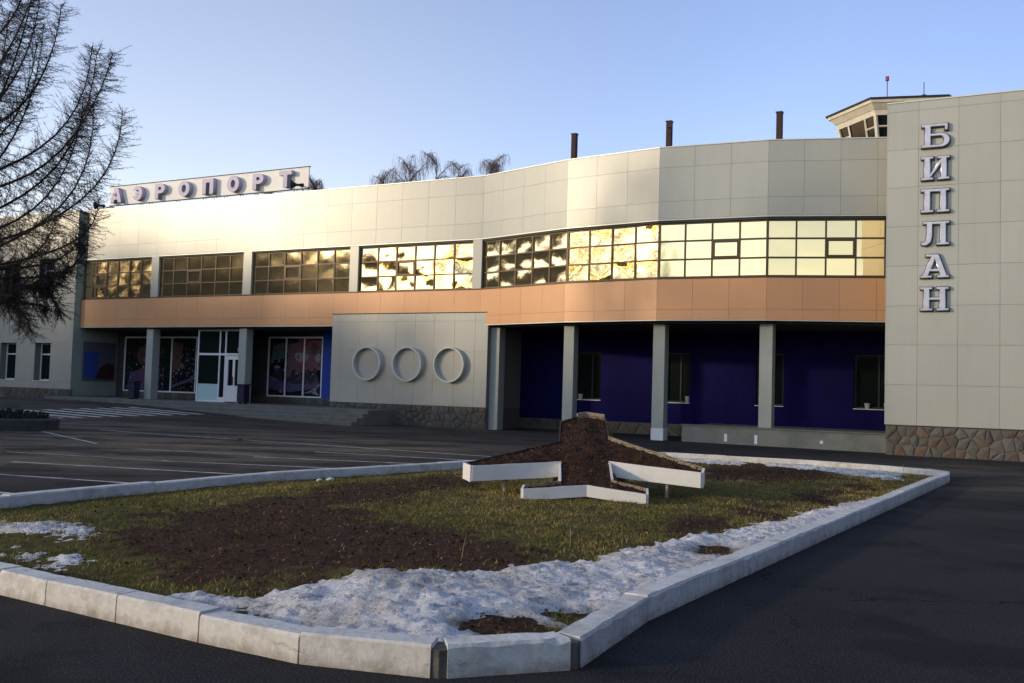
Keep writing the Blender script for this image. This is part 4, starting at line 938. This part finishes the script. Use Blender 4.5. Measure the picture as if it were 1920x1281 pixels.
# grass blades and leaf litter
def scatter(n, dens):
    x = rng.uniform(-7, 9.2, n); y = 5.3 + (rng.uniform(0, 1, n) ** 1.35) * 18.7
    k = (sdist(x, y, KI) > .015) & (rng.uniform(0, 1, n) < dens(x, y)); x, y = x[k], y[k]
    k = snow_field(x, y) < .02; return x[k], y[k]
def blades(x, y, hmin, hmax, wid, lean):
    n = len(x); z = bed_h(x, y); a = rng.uniform(0, 2 * PI, n); h = rng.uniform(hmin, hmax, n); l = rng.uniform(.2, lean, n) * h; b = rng.uniform(0, 2 * PI, n)
    dx, dy = np.cos(a) * wid / 2, np.sin(a) * wid / 2; lx, ly = np.cos(b) * l, np.sin(b) * l
    P = np.stack([np.stack([x - dx, y - dy, z - .01], 1), np.stack([x + dx, y + dy, z - .01], 1), np.stack([x + dx * .7 + lx * .4, y + dy * .7 + ly * .4, z + h * .6], 1), np.stack([x - dx * .7 + lx * .4, y - dy * .7 + ly * .4, z + h * .6], 1), np.stack([x + lx, y + ly, z + h], 1)], 1)
    b0 = np.arange(n)[:, None] * 5
    F = np.concatenate([b0 + [0, 1, 2], b0 + [0, 2, 3], b0 + [3, 2, 4]])
    return P.reshape(-1, 3), F
gx, gy = scatter(380000, lambda x, y: (1 - soil_mask(x, y)) * np.clip(2.6 * fbm(x * 2.2, y * 2.2, 81) - .75, .12, 1) + .035)
V, F = blades(gx, gy, .012, .042, .006, 1.9)
tone = np.clip(.75 * fbm(gx * .6, gy * .6, 91) + .55 * fbm(gx * 2.2, gy * 2.2, 92) - .24 + rng.normal(0, .16, len(gx)) + .12 * sstep(9, 13, gy) * sstep(-3.5, 0, gx), 0, 1)  # straw shift mid-bed puts warm sunlight into the blade colour
g = fast_mesh('grass', V, F, M_GRASS, attrs={'shade': np.repeat(tone, 5)}); tag(g, 'short winter grass, green to straw coloured, in the flower bed', 'grass', kind='stuff')
lx, ly = scatter(120000, lambda x, y: soil_mask(x, y) * .5 + .07)
def flakes(x, y, z, smin, smax):
    n = len(x); s = rng.uniform(smin, smax, n); a = rng.uniform(0, 2 * PI, n); tx, ty = rng.normal(0, .35, n), rng.normal(0, .35, n); asp = rng.uniform(.25, .8, n)
    ux, uy = np.cos(a) * s, np.sin(a) * s; vx, vy = -np.sin(a) * s * asp, np.cos(a) * s * asp
    c = np.stack([x, y, z + .008 + s * .25], 1)
    P = np.stack([c + np.stack([ux * p + vx * q, uy * p + vy * q, s * (p * tx + q * ty)], 1) for p, q in ((-1, 0), (0, -1), (1, 0), (0, 1))], 1)
    b = np.arange(n)[:, None] * 4
    return P.reshape(-1, 3), np.concatenate([b + [0, 1, 2], b + [0, 2, 3]])
V, F = flakes(lx, ly, bed_h(lx, ly), .006, .022)
g = fast_mesh('leaf_litter', V, F, M_LITTER, attrs={'shade': np.repeat(np.clip(rng.beta(1.6, 2.6, len(lx)), 0, 1), 4)}); tag(g, 'dark brown crumbled soil and leaf litter in the flower bed', 'leaf litter', kind='stuff')
# tall dry stalks
def stalk(x, y, h, lean, label):
    z = float(bed_h(np.array([x]), np.array([y]))[0]); o = empty('dry_stalk', (x, y, z)); tag(o, label, 'dry stalk')
    MB().tube([(0, 0, -.02), (lean * .3, 0, h * .5), (lean, .02, h)], [.004, .003, .002], 4).build('stem', M_PLANK, o)
    MB().tube([(lean * .3, 0, h * .5), (lean * .3 + .03, .0, h * .7)], .002, 4).build('side_shoot', M_PLANK, o)
stalk(-.38, 8.45, .20, .03, 'thin dry stalk standing in the dark soil left of centre'); stalk(.62, 9.35, .19, .0, 'thin upright dry stalk in the green grass above the snow bank'); stalk(8.35, 20.4, .22, .01, 'dark upright stick by the kerb at the far right corner of the bed')
def lump(x, y, s, label):
    z = float(bed_h(np.array([x]), np.array([y]))[0]); bm = bmesh.new(); bmesh.ops.create_icosphere(bm, subdivisions=2, radius=s)
    for v in bm.verts: v.co *= random.uniform(.75, 1.15); v.co.z *= .6
    me = bpy.data.meshes.new('snow_lump'); bm.to_mesh(me); bm.free(); me.materials.append(M_SNOW); me.polygons.foreach_set('use_smooth', [True] * len(me.polygons))
    o = link(bpy.data.objects.new('snow_lump', me)); o.location = (x, y, z + s * .3); tag(o, label, 'snow lump')
lump(-3.0, 15.4, .05, 'left small white lump beside the back kerb'); lump(-2.85, 15.5, .07, 'right small white lump beside the back kerb')

# ------------------------------------------------------------------ aeroplane-shaped planter
PL = empty('plane_shaped_planter', (1.1, 13.4, .1)); tag(PL, 'aeroplane-shaped planter of white boards filled with soil, tilted up on a mound', 'planter')
PO = Vector((1.1, 13.4, .1))
OUT = {'nose': (1.27, 15.96), 'noseR': (1.56, 15.87), 'leadR': (1.55, 15.09), 'tipR': (2.80, 13.88), 'tipR2': (2.75, 13.75), 'rootR': (1.48, 14.23), 'neckR': (1.46, 13.62), 'tailR': (1.92, 13.40), 'tailR2': (1.90, 13.22), 'V': (1.10, 13.45), 'tailL': (.21, 13.27), 'tailL2': (.24, 13.40), 'neckL': (.75, 13.54), 'rootL': (.77, 14.17), 'tipL2': (-.52, 13.75), 'tipL': (-.63, 13.84), 'leadL': (.79, 14.92), 'shL': (.84, 15.64), 'noseL': (1.12, 15.88)}
ring_ = list(OUT.keys())
poly = [OUT[k] for k in ring_]
X, Y, F = grid_mesh(-.7, 2.9, 13.1, 16.0, .035); sd = sdist(X, Y, poly)
Zs = plane_z(Y, X) - .015 + (fbm(X * 4, Y * 4, 101) - .5) * .09 * sstep(0, .2, sd) + (fbm(X * 16, Y * 16, 102) - .5) * .04 + .05 * sstep(.05, .4, sd)
keep = (sd[F] > -.012).all(1); V, F2, _ = compact(np.stack([X, Y, Zs], 1), F[keep], {})
fast_mesh('soil', V - np.array(PO), F2, M_SOIL, PL, smooth=True)
mesh('underside', [(x - PO.x, y - PO.y, plane_z(y, x) - .19 - PO.z) for x, y in poly], [tuple(range(len(poly)))], M_PLANK, PL)
def board(k0, k1, h, m, up=.02, th=.03, sag=0.0, name='board'):
    a = Vector(OUT[k0]); b = Vector(OUT[k1]); d = (b - a).normalized(); nr = Vector((d.y, -d.x)) if sdist(np.array([(a.x + b.x) / 2 + d.y * .02]), np.array([(a.y + b.y) / 2 - d.x * .02]), poly)[0] < 0 else Vector((-d.y, d.x))
    V = []; n = 5
    for i in range(n + 1):
        p = a.lerp(b, i / n)
        zp = float(plane_z(p.y, p.x)); za = zp + up + random.uniform(-.004, .004); zb = zp - h
        for q, z in ((p + nr * th, zb), (p + nr * th, za), (p, za), (p, zb)): V.append((q.x - PO.x, q.y - PO.y, z - PO.z))
    F = []
    for i in range(n):
        for s in range(4): x = i * 4 + s; y = i * 4 + (s + 1) % 4; F.append((x, y, y + 4, x + 4))
    F += [(3, 2, 1, 0), tuple(n * 4 + k for k in range(4))]
    o = mesh(name, V, F, m, PL)
    bm = bmesh.new(); bm.from_mesh(o.data); bmesh.ops.recalc_face_normals(bm, faces=bm.faces); bm.to_mesh(o.data); bm.free()
    return o
board('rootR', 'tipR2', .20, M_BOARD); board('tipL2', 'rootL', .20, M_BOARD); board('tipL', 'tipL2', .21, M_BOARD); board('tipR2', 'tipR', .20, M_BOARD)
board('V', 'tailL', .14, M_BOARD, name='tail_board'); board('tailR2', 'V', .14, M_BOARD, name='tail_board'); board('tailL', 'tailL2', .13, M_BOARD, name='tail_board'); board('tailR', 'tailR2', .13, M_BOARD, name='tail_board')
for a, b in (('neckR', 'tailR'), ('tailL2', 'neckL')): board(a, b, .13, M_PLANK, name='tail_board')
for a, b in (('rootR', 'neckR'), ('neckL', 'rootL')): board(a, b, .25, M_BOARD, up=.015)
board('leadR', 'tipR', .16, M_PLANK, up=.03); board('tipL', 'leadL', .16, M_DARKPLANK, up=.005); board('noseR', 'leadR', .25, M_DARKPLANK, up=.01); board('leadL', 'shL', .25, M_DARKPLANK, up=.0); board('shL', 'noseL', .25, M_DARKPLANK, up=.02)
board('noseL', 'nose', .2, M_PLANK, up=.07, name='nose_board'); board('nose', 'noseR', .2, M_PLANK, up=.07, name='nose_board')
for x, y in ((-.05, 13.98), (2.3, 13.98)):
    MB().tube([(x - PO.x, y - PO.y, -.05), (x - PO.x + .02, y - PO.y, float(plane_z(y, x)) - .19 - PO.z)], .03, 7).build('post', M_PLANK, PL)
px = rng.uniform(-.6, 2.8, 9000); py = rng.uniform(13.2, 15.95, 9000); k = sdist(px, py, poly) > .02; px, py = px[k], py[k]
V, F = flakes(px, py, plane_z(py, px) + .03, .006, .020)
sh = np.clip(rng.beta(1.4, 2.2, len(px)), 0, 1)
lit = fast_mesh('leaf_litter', V - np.array(PO), F, M_LITTER, PL, attrs={'shade': np.repeat(sh, 4)}); lit['kind'] = 'stuff'

# ------------------------------------------------------------------ round planter at the left edge
rp = empty('round_planter', (-14.75, 28.6, .02)); tag(rp, 'low round dark planter with withered plants on the forecourt at left edge', 'planter')
V = []; F = []; n = 28
for r, z in ((1.25, -.1), (1.28, .30), (1.22, .34), (1.08, .34), (1.05, .2)):
    for k in range(n): V.append((r * math.cos(2 * PI * k / n), r * math.sin(2 * PI * k / n), z))
for l in range(4):
    for k in range(n): k2 = (k + 1) % n; F.append((l * n + k, l * n + k2, (l + 1) * n + k2, (l + 1) * n + k))
F.append(tuple(4 * n + k for k in range(n)))
mesh('bowl', V, F, mat('dark_concrete', (.06, .06, .055), .9, nscale=4, namt=.5), rp)
pm = MB()
for k in range(240):
    a = random.uniform(0, 2 * PI); r = 1.0 * math.sqrt(random.random()); x, y = r * math.cos(a), r * math.sin(a); h = random.uniform(.12, .34) * (1.15 - r * .4)
    pm.tube([(x, y, .2), (x + random.uniform(-.1, .1), y + random.uniform(-.1, .1), .25 + h)], [.02, .035], 4)
pm.build('withered_plants', M_LEAFD, rp)['kind'] = 'stuff'

# snow rags at the foot of the left wing
def rag(t, off, rx, ry, label):
    x, y = tw(t, off); o = patch('snow_patch', x, y, rx, ry, -AL, M_SNOW, None, dz=.02); tag(o, label, 'snow patch')
rag(-29.2, -1.3, 1.0, .5, 'flat snow patch at the foot of the left wing')

# ------------------------------------------------------------------ trees
def larch(name, loc, seed, height=11.0, reach=3.6, facing=None, joined=False, nl=64, lower=1.9, twn=1.0, thick=1.0, hero=None):
    rs = random.Random(seed); root = empty(name, loc)
    MB().tube([(0, 0, -.2), (.03, 0, height * .3), (-.02, .03, height * .65), (0, 0, height)], [.20, .16, .09, .015], 9).build('trunk', M_BARK, root)
    JM = MB()
    TV, TF = [], []                                    # fine twigs as slim pyramids
    def spike(p, d, l, r):
        a = d.orthogonal().normalized(); b = d.cross(a); i = len(TV)
        for k in range(3): q = p + (a * math.cos(k * 2.094) + b * math.sin(k * 2.094)) * r; TV.append(tuple(q))
        TV.append(tuple(p + d * l)); TF.extend([(i, i + 1, i + 3), (i + 1, i + 2, i + 3), (i + 2, i, i + 3)])
    for li, H0 in enumerate(hero or []):
        z0, r, h, az, dr = H0; r *= .92; h *= 1.1; hd = Vector((math.cos(az), math.sin(az), 0)); side = Vector((-hd.y, hd.x, 0)); pts = []; N = 12; be = rs.uniform(-.15, .15); ph1 = rs.uniform(0, 6)
        for k in range(N + 1):
            q = k / N; a = q * PI / 2
            pts.append(Vector((0, 0, z0)) + hd * (r * math.sin(a) ** (1.0 if h > .6 else .9)) + side * (be * r * q * q + .05 * math.sin(q * 7 + ph1)) + Vector((0, 0, h * (1 - math.cos(a)) - dr * math.sin(q * PI) + .03 * math.sin(q * 9 + ph1))))
        mb = MB(); mb.tube(pts, [.026 * (1 - .88 * k / N) + .0025 for k in range(N + 1)], 5)
        L = sum((pts[k + 1] - pts[k]).length for k in range(N)); nb = int(80 * L)
        for b in range(nb):
            q = .12 + .88 * ((b + rs.random()) / nb) ** .85; f = min(q * N, N - .001); i = int(f); p = pts[i].lerp(pts[i + 1], f - i); tan = (pts[i + 1] - pts[i]).normalized()
            perp = Vector((rs.gauss(0, 1), rs.gauss(0, 1), rs.gauss(0, 1))); perp = (perp - tan * perp.dot(tan)).normalized()
            bl = (.12 + rs.random() ** 1.5 * .50) * (1.15 - .62 * q)
            d = (tan * rs.uniform(.25, .9) + perp * .9 + Vector((0, 0, -.25))).normalized()
            e = p + d * bl; mid = p.lerp(e, .5) + Vector((0, 0, -.04 * bl)); mb.tube([p, mid, e], [.0042, .003, .0015], 3, cap=False)
            for t_ in range(int(bl / .016)):
                w_ = rs.random(); pp = p.lerp(mid, w_ * 2) if w_ < .5 else mid.lerp(e, w_ * 2 - 1)
                spike(pp, (d * .6 + Vector((rs.gauss(0, .7), rs.gauss(0, .7), rs.gauss(0, .7)))).normalized(), rs.uniform(.035, .10), .0026)
        mb.build('branch', M_BARK, root)
    for li in range(nl):
        u = (li + rs.random()) / nl; z0 = lower + (height * .97 - lower) * u ** 1.05
        az = rs.gauss(facing, .75) if facing is not None and rs.random() < .8 else rs.uniform(0, 2 * PI)
        L = reach * (1 - .80 * u ** 1.25) * rs.uniform(.75, 1.08) + .25
        hd = Vector((math.cos(az), math.sin(az), 0)); side = Vector((-hd.y, hd.x, 0)); bend = rs.uniform(-.18, .18)
        rise = rs.uniform(.7, 1.15) if u > .13 else rs.uniform(.05, .4)
        droop = .22 * (1 - u) + (.10 if u < .16 else 0)
        pts = []; N = 9
        for k in range(N + 1):
            s = k / N
            pts.append(Vector((0, 0, z0)) + hd * (L * (s - .30 * s ** 3 * (1 if u > .13 else 0)) * 1.15) + side * (bend * L * s * s) + Vector((0, 0, L * (rise * s ** 2.8 - droop * math.sin(s * 2.4) * .6))))
        r0 = .016 + .017 * L / reach
        mb = JM if joined else MB(); mb.tube(pts, [r0 * (1 - .86 * k / N) for k in range(N + 1)], 5)
        nb = int(34 * L / reach + 6)
        for b in range(nb):
            s = .16 + .84 * ((b + rs.random()) / nb) ** .8; f = s * N; i = min(int(f), N - 1); p = pts[i].lerp(pts[i + 1], f - i); tan = (pts[i + 1] - pts[i]).normalized()
            sd_ = tan.cross(Vector((0, 0, 1))).normalized() * (1 if b % 2 else -1)
            bl = rs.uniform(.25, .75) * (1.15 - .75 * s) * L / reach * 1.35 + .10
            d = (tan * rs.uniform(.5, 1.0) + sd_ * rs.uniform(.4, 1.0) + Vector((0, 0, rs.uniform(-.55, .25)))).normalized()
            q = [p, p + d * bl * .5, p + d * bl + Vector((0, 0, rs.uniform(-.12, .10) * bl))]
            mb.tube(q, [.0075 * thick, .005 * thick, .0025 * thick], 3, cap=False)
            nt_ = int(bl / .030 * twn)
            for t_ in range(nt_):
                w_ = (t_ + rs.random()) / nt_; pp = q[0].lerp(q[1], w_ * 2) if w_ < .5 else q[1].lerp(q[2], w_ * 2 - 1)
                dd = (d * rs.uniform(.2, .9) + Vector((rs.gauss(0, .7), rs.gauss(0, .7), rs.gauss(-.15, .6)))).normalized()
                spike(pp, dd, rs.uniform(.04, .13), .0034)
        # feathery tip
        for t_ in range(int(90 * twn)):
            s = rs.uniform(.45, 1); f = s * N; i = min(int(f), N - 1); p = pts[i].lerp(pts[i + 1], f - i); tan = (pts[i + 1] - pts[i]).normalized()
            dd = (tan * rs.uniform(.1, .8) + Vector((rs.gauss(0, .7), rs.gauss(0, .7), rs.gauss(-.1, .5)))).normalized()
            spike(p, dd, rs.uniform(.07, .24), .0042)
        if not joined: mb.build('branch', M_BARK, root)
    if joined: JM.build('crown', M_BARK, root)['kind'] = 'stuff'
    o = fast_mesh('twigs', np.array(TV), np.array(TF), M_TWIG, root); o['kind'] = 'stuff'
    return root
HERO = [(3.95, 2.85, 2.6, .05, .1), (4.35, 3.15, 2.2, -.10, .1), (3.6, 3.3, 2.1, .12, .1), (3.35, 3.25, 2.2, -.05, .05), (5.3, 2.25, 2.0, .1, .05), (5.9, 1.9, 2.1, -.1, .05), (4.7, 2.6, 2.2, .3, .1), (5.0, 2.4, 2.5, -.35, .1), (6.5, 1.6, 2.0, .2, 0), (4.1, 2.3, 2.6, -.5, .1), (3.7, 2.5, 2.4, .55, .1), (6.2, 1.5, 2.4, -.5, 0), (7.2, 1.5, 1.8, 0, 0), (7.0, 1.2, 2, .6, 0), (5.5, 1.7, 2.4, .7, .05), (4.5, 1.9, 2.9, .8, .1), (7.8, 1.2, 2, -.3, 0),
        (3.3, 3.05, 1.05, .08, .12), (3.2, 2.9, .7, -.2, .10), (3.1, 2.75, .55, .25, .08), (3.05, 2.6, .25, -.05, .12), (3.0, 2.4, -.35, .1, -.10), (2.95, 2.3, -.55, -.25, -.15), (2.9, 2.1, -.2, .35, .05), (3.4, 2.4, .5, -.55, .1), (3.25, 2.6, .8, .5, .1), (2.85, 1.9, -.5, .0, -.1), (3.1, 2.5, .1, .15, .15), (2.95, 2.2, -.1, -.4, .1)]
T1 = larch('larch_tree', (-9.42, 15.0, 0), 5, 11.8, 2.6, PI, nl=40, lower=3.0, twn=1.0, hero=HERO)
tag(T1, 'bare larch with upswept feathery branches reaching in from the left edge', 'tree')

def birch_crown(name, x, y, top, seed, spread, label):
    rs = random.Random(seed); root = empty(name, (x, y, 0)); tag(root, label, 'tree', 'bare birches behind the terminal roof')
    MB().tube([(0, 0, -.2), (.1, 0, top * .5), (0, .1, top * .92)], [.22, .14, .03], 7).build('trunk', M_BARK, root)
    mb = MB()
    for k in range(30):
        z0 = top * rs.uniform(.55, .93); az = rs.uniform(0, 2 * PI); L = spread * rs.uniform(.5, 1.05) * (1.35 - z0 / top * .6); hd = Vector((math.cos(az), math.sin(az), 0)); up = min(rs.uniform(.9, 1.8), (top * 1.0 - z0) / max(L * .72, .1))
        pts = [Vector((0, 0, z0)) + hd * (L * s) + Vector((0, 0, L * (up * s - .55 * s * s))) for s in (0, .25, .5, .75, 1)]
        mb.tube(pts, [.05, .04, .03, .022, .012], 4, cap=False)
        for b in range(30):
            s = rs.uniform(.15, 1); f = s * 4; i = min(int(f), 3); p = pts[i].lerp(pts[i + 1], f - i); az2 = rs.uniform(0, 2 * PI); l2 = rs.uniform(.4, 1.1); h2 = Vector((math.cos(az2), math.sin(az2), 0))
            mid = p + h2 * l2 * .5 + Vector((0, 0, .22 * l2)); end = p + h2 * l2 * .75 + Vector((0, 0, -rs.uniform(.3, 1.4)))
            mb.tube([p, mid, mid.lerp(end, .5) + h2 * .08, end], [.011, .009, .008, .006], 3, cap=False)
            for c_i in range(2):
                q = mid.lerp(end, rs.random()); e2 = q + Vector((rs.gauss(0, .2), rs.gauss(0, .2), -rs.uniform(.2, .7))); mb.tube([q, e2], [.009, .006], 3, cap=False)
    o = mb.build('crown', M_TWIGR, root)
for i, (x, y, top, sp, lab) in enumerate(((-13.3, 95, 22.4, 1.9, 'leftmost low bare birch top above the parapet, left of the tall clump'), (-11.0, 97, 24.0, 2.2, 'bare birch top left in the clump behind the parapet'), (-8.0, 94, 24.3, 2.2, 'tallest bare birch top in the middle of the clump behind the parapet'), (-5.9, 96, 24.0, 1.9, 'bare birch top at right end of the tall clump behind the parapet'),
                                           (-2.6, 95, 24.3, 1.9, 'separate low bare birch top right of the clump above the parapet'), (-20.2, 96, 21.9, 1.5, 'bare birch top just right of the end of the rooftop sign'), (-25.0, 97, 20.9, 1.8, 'bare birch seen through the gap under the rooftop sign'))):
    birch_crown('birch_tree', x, y, top + 1.5, 300 + i, sp, lab)

# out of frame: larch and wood mirrored in the panes, others added for shade
for i, (x, y, hh, lab) in enumerate(((-20.8, 22.0, 15.5, 'bare larch beyond the left edge, mirrored in the middle of the curved window row'), (-19.5, 26.4, 15.0, 'dense bare larch added beyond the left edge to shade the curved facade'), (-25.5, 33.5, 9.5, 'bare larch added farthest beyond the left edge, before the side wing, to soften the sun'))):
    tag(larch('larch_tree', (x, y, 0), 40 + i, hh, 4.0 if i < 2 else 3.0, None, True, 170 if i < 2 else 60, 1.2, .8 if i < 2 else .4, 2.6), lab, 'tree', 'larches along the forecourt')
def tree_belt():
    rs = random.Random(77); V = []; F = []
    def tri(a, b, w_):
        d = (b - a).normalized(); s = d.cross(Vector((rs.gauss(0, 1), rs.gauss(0, 1), rs.gauss(0, 1)))).normalized() * w_; i = len(V)
        V.extend([tuple(a - s), tuple(a + s), tuple(b)]); F.append((i, i + 1, i + 2))
    for k in range(330):
        u = rs.random(); x = -97 + 23 * u + rs.gauss(0, 3.5); y = 70 - 56 * u + rs.gauss(0, 2)
        if k >= 230: u = .3; x = rs.uniform(-63, -54); y = rs.uniform(13.5, 38)  # nearer unseen trees, placed to keep sun off the lower facade
        H_ = rs.uniform(19.0, 24.0) * (1 - .32 * max(0, u - .75) / .25) * (.72 if k >= 230 else 1)
        p = Vector((x, y, 0)); tri(p, p + Vector((rs.gauss(0, .3), rs.gauss(0, .3), H_)), .2)
        for b in range(190):
            z = H_ * rs.uniform(.03, .97); an = rs.uniform(0, 2 * PI); L = (H_ - z) * .22 + rs.uniform(.3, 1.2); q = p + Vector((0, 0, z)); e_ = q + Vector((math.cos(an) * L, math.sin(an) * L, L * rs.uniform(-.2, .6)))
            tri(q, e_, (.10 + .07 * rs.random()) * (1 - .7 * z / H_))
            for c_i in range(2): m_ = q.lerp(e_, rs.uniform(.3, .9)); tri(m_, m_ + Vector((rs.gauss(0, .5), rs.gauss(0, .5), rs.gauss(0, .45))), .06 * (1 - .6 * z / H_))
    for k in range(1100):  # unseen ring behind the view; near trees at right added to darken skylight
        ad = rs.uniform(208, 392); a = R(ad); near = ad > 292; r = rs.uniform(44, 62) if near else rs.uniform(66, 90); p = Vector((r * math.cos(a), 25 + r * math.sin(a), 0)); H_ = rs.uniform(13, 17) if near else rs.uniform(8.0, 10.5) * r / 78
        tri(p, p + Vector((0, 0, H_)), .3)
        for b in range(70):
            q = p + Vector((rs.gauss(0, .9), rs.gauss(0, .9), H_ * rs.uniform(0, .88))); tri(q, q + Vector((rs.gauss(0, .9), rs.gauss(0, .9), rs.uniform(.2, 1.4))), rs.uniform(.15, .4))
    o = fast_mesh('tree_belt', np.array(V), np.array(F), M_WOOD); tag(o, 'bare wood beyond the forecourt, mirrored in the window panes, plus unseen trees added to block low sun and sky', 'wood', kind='stuff')
tree_belt()
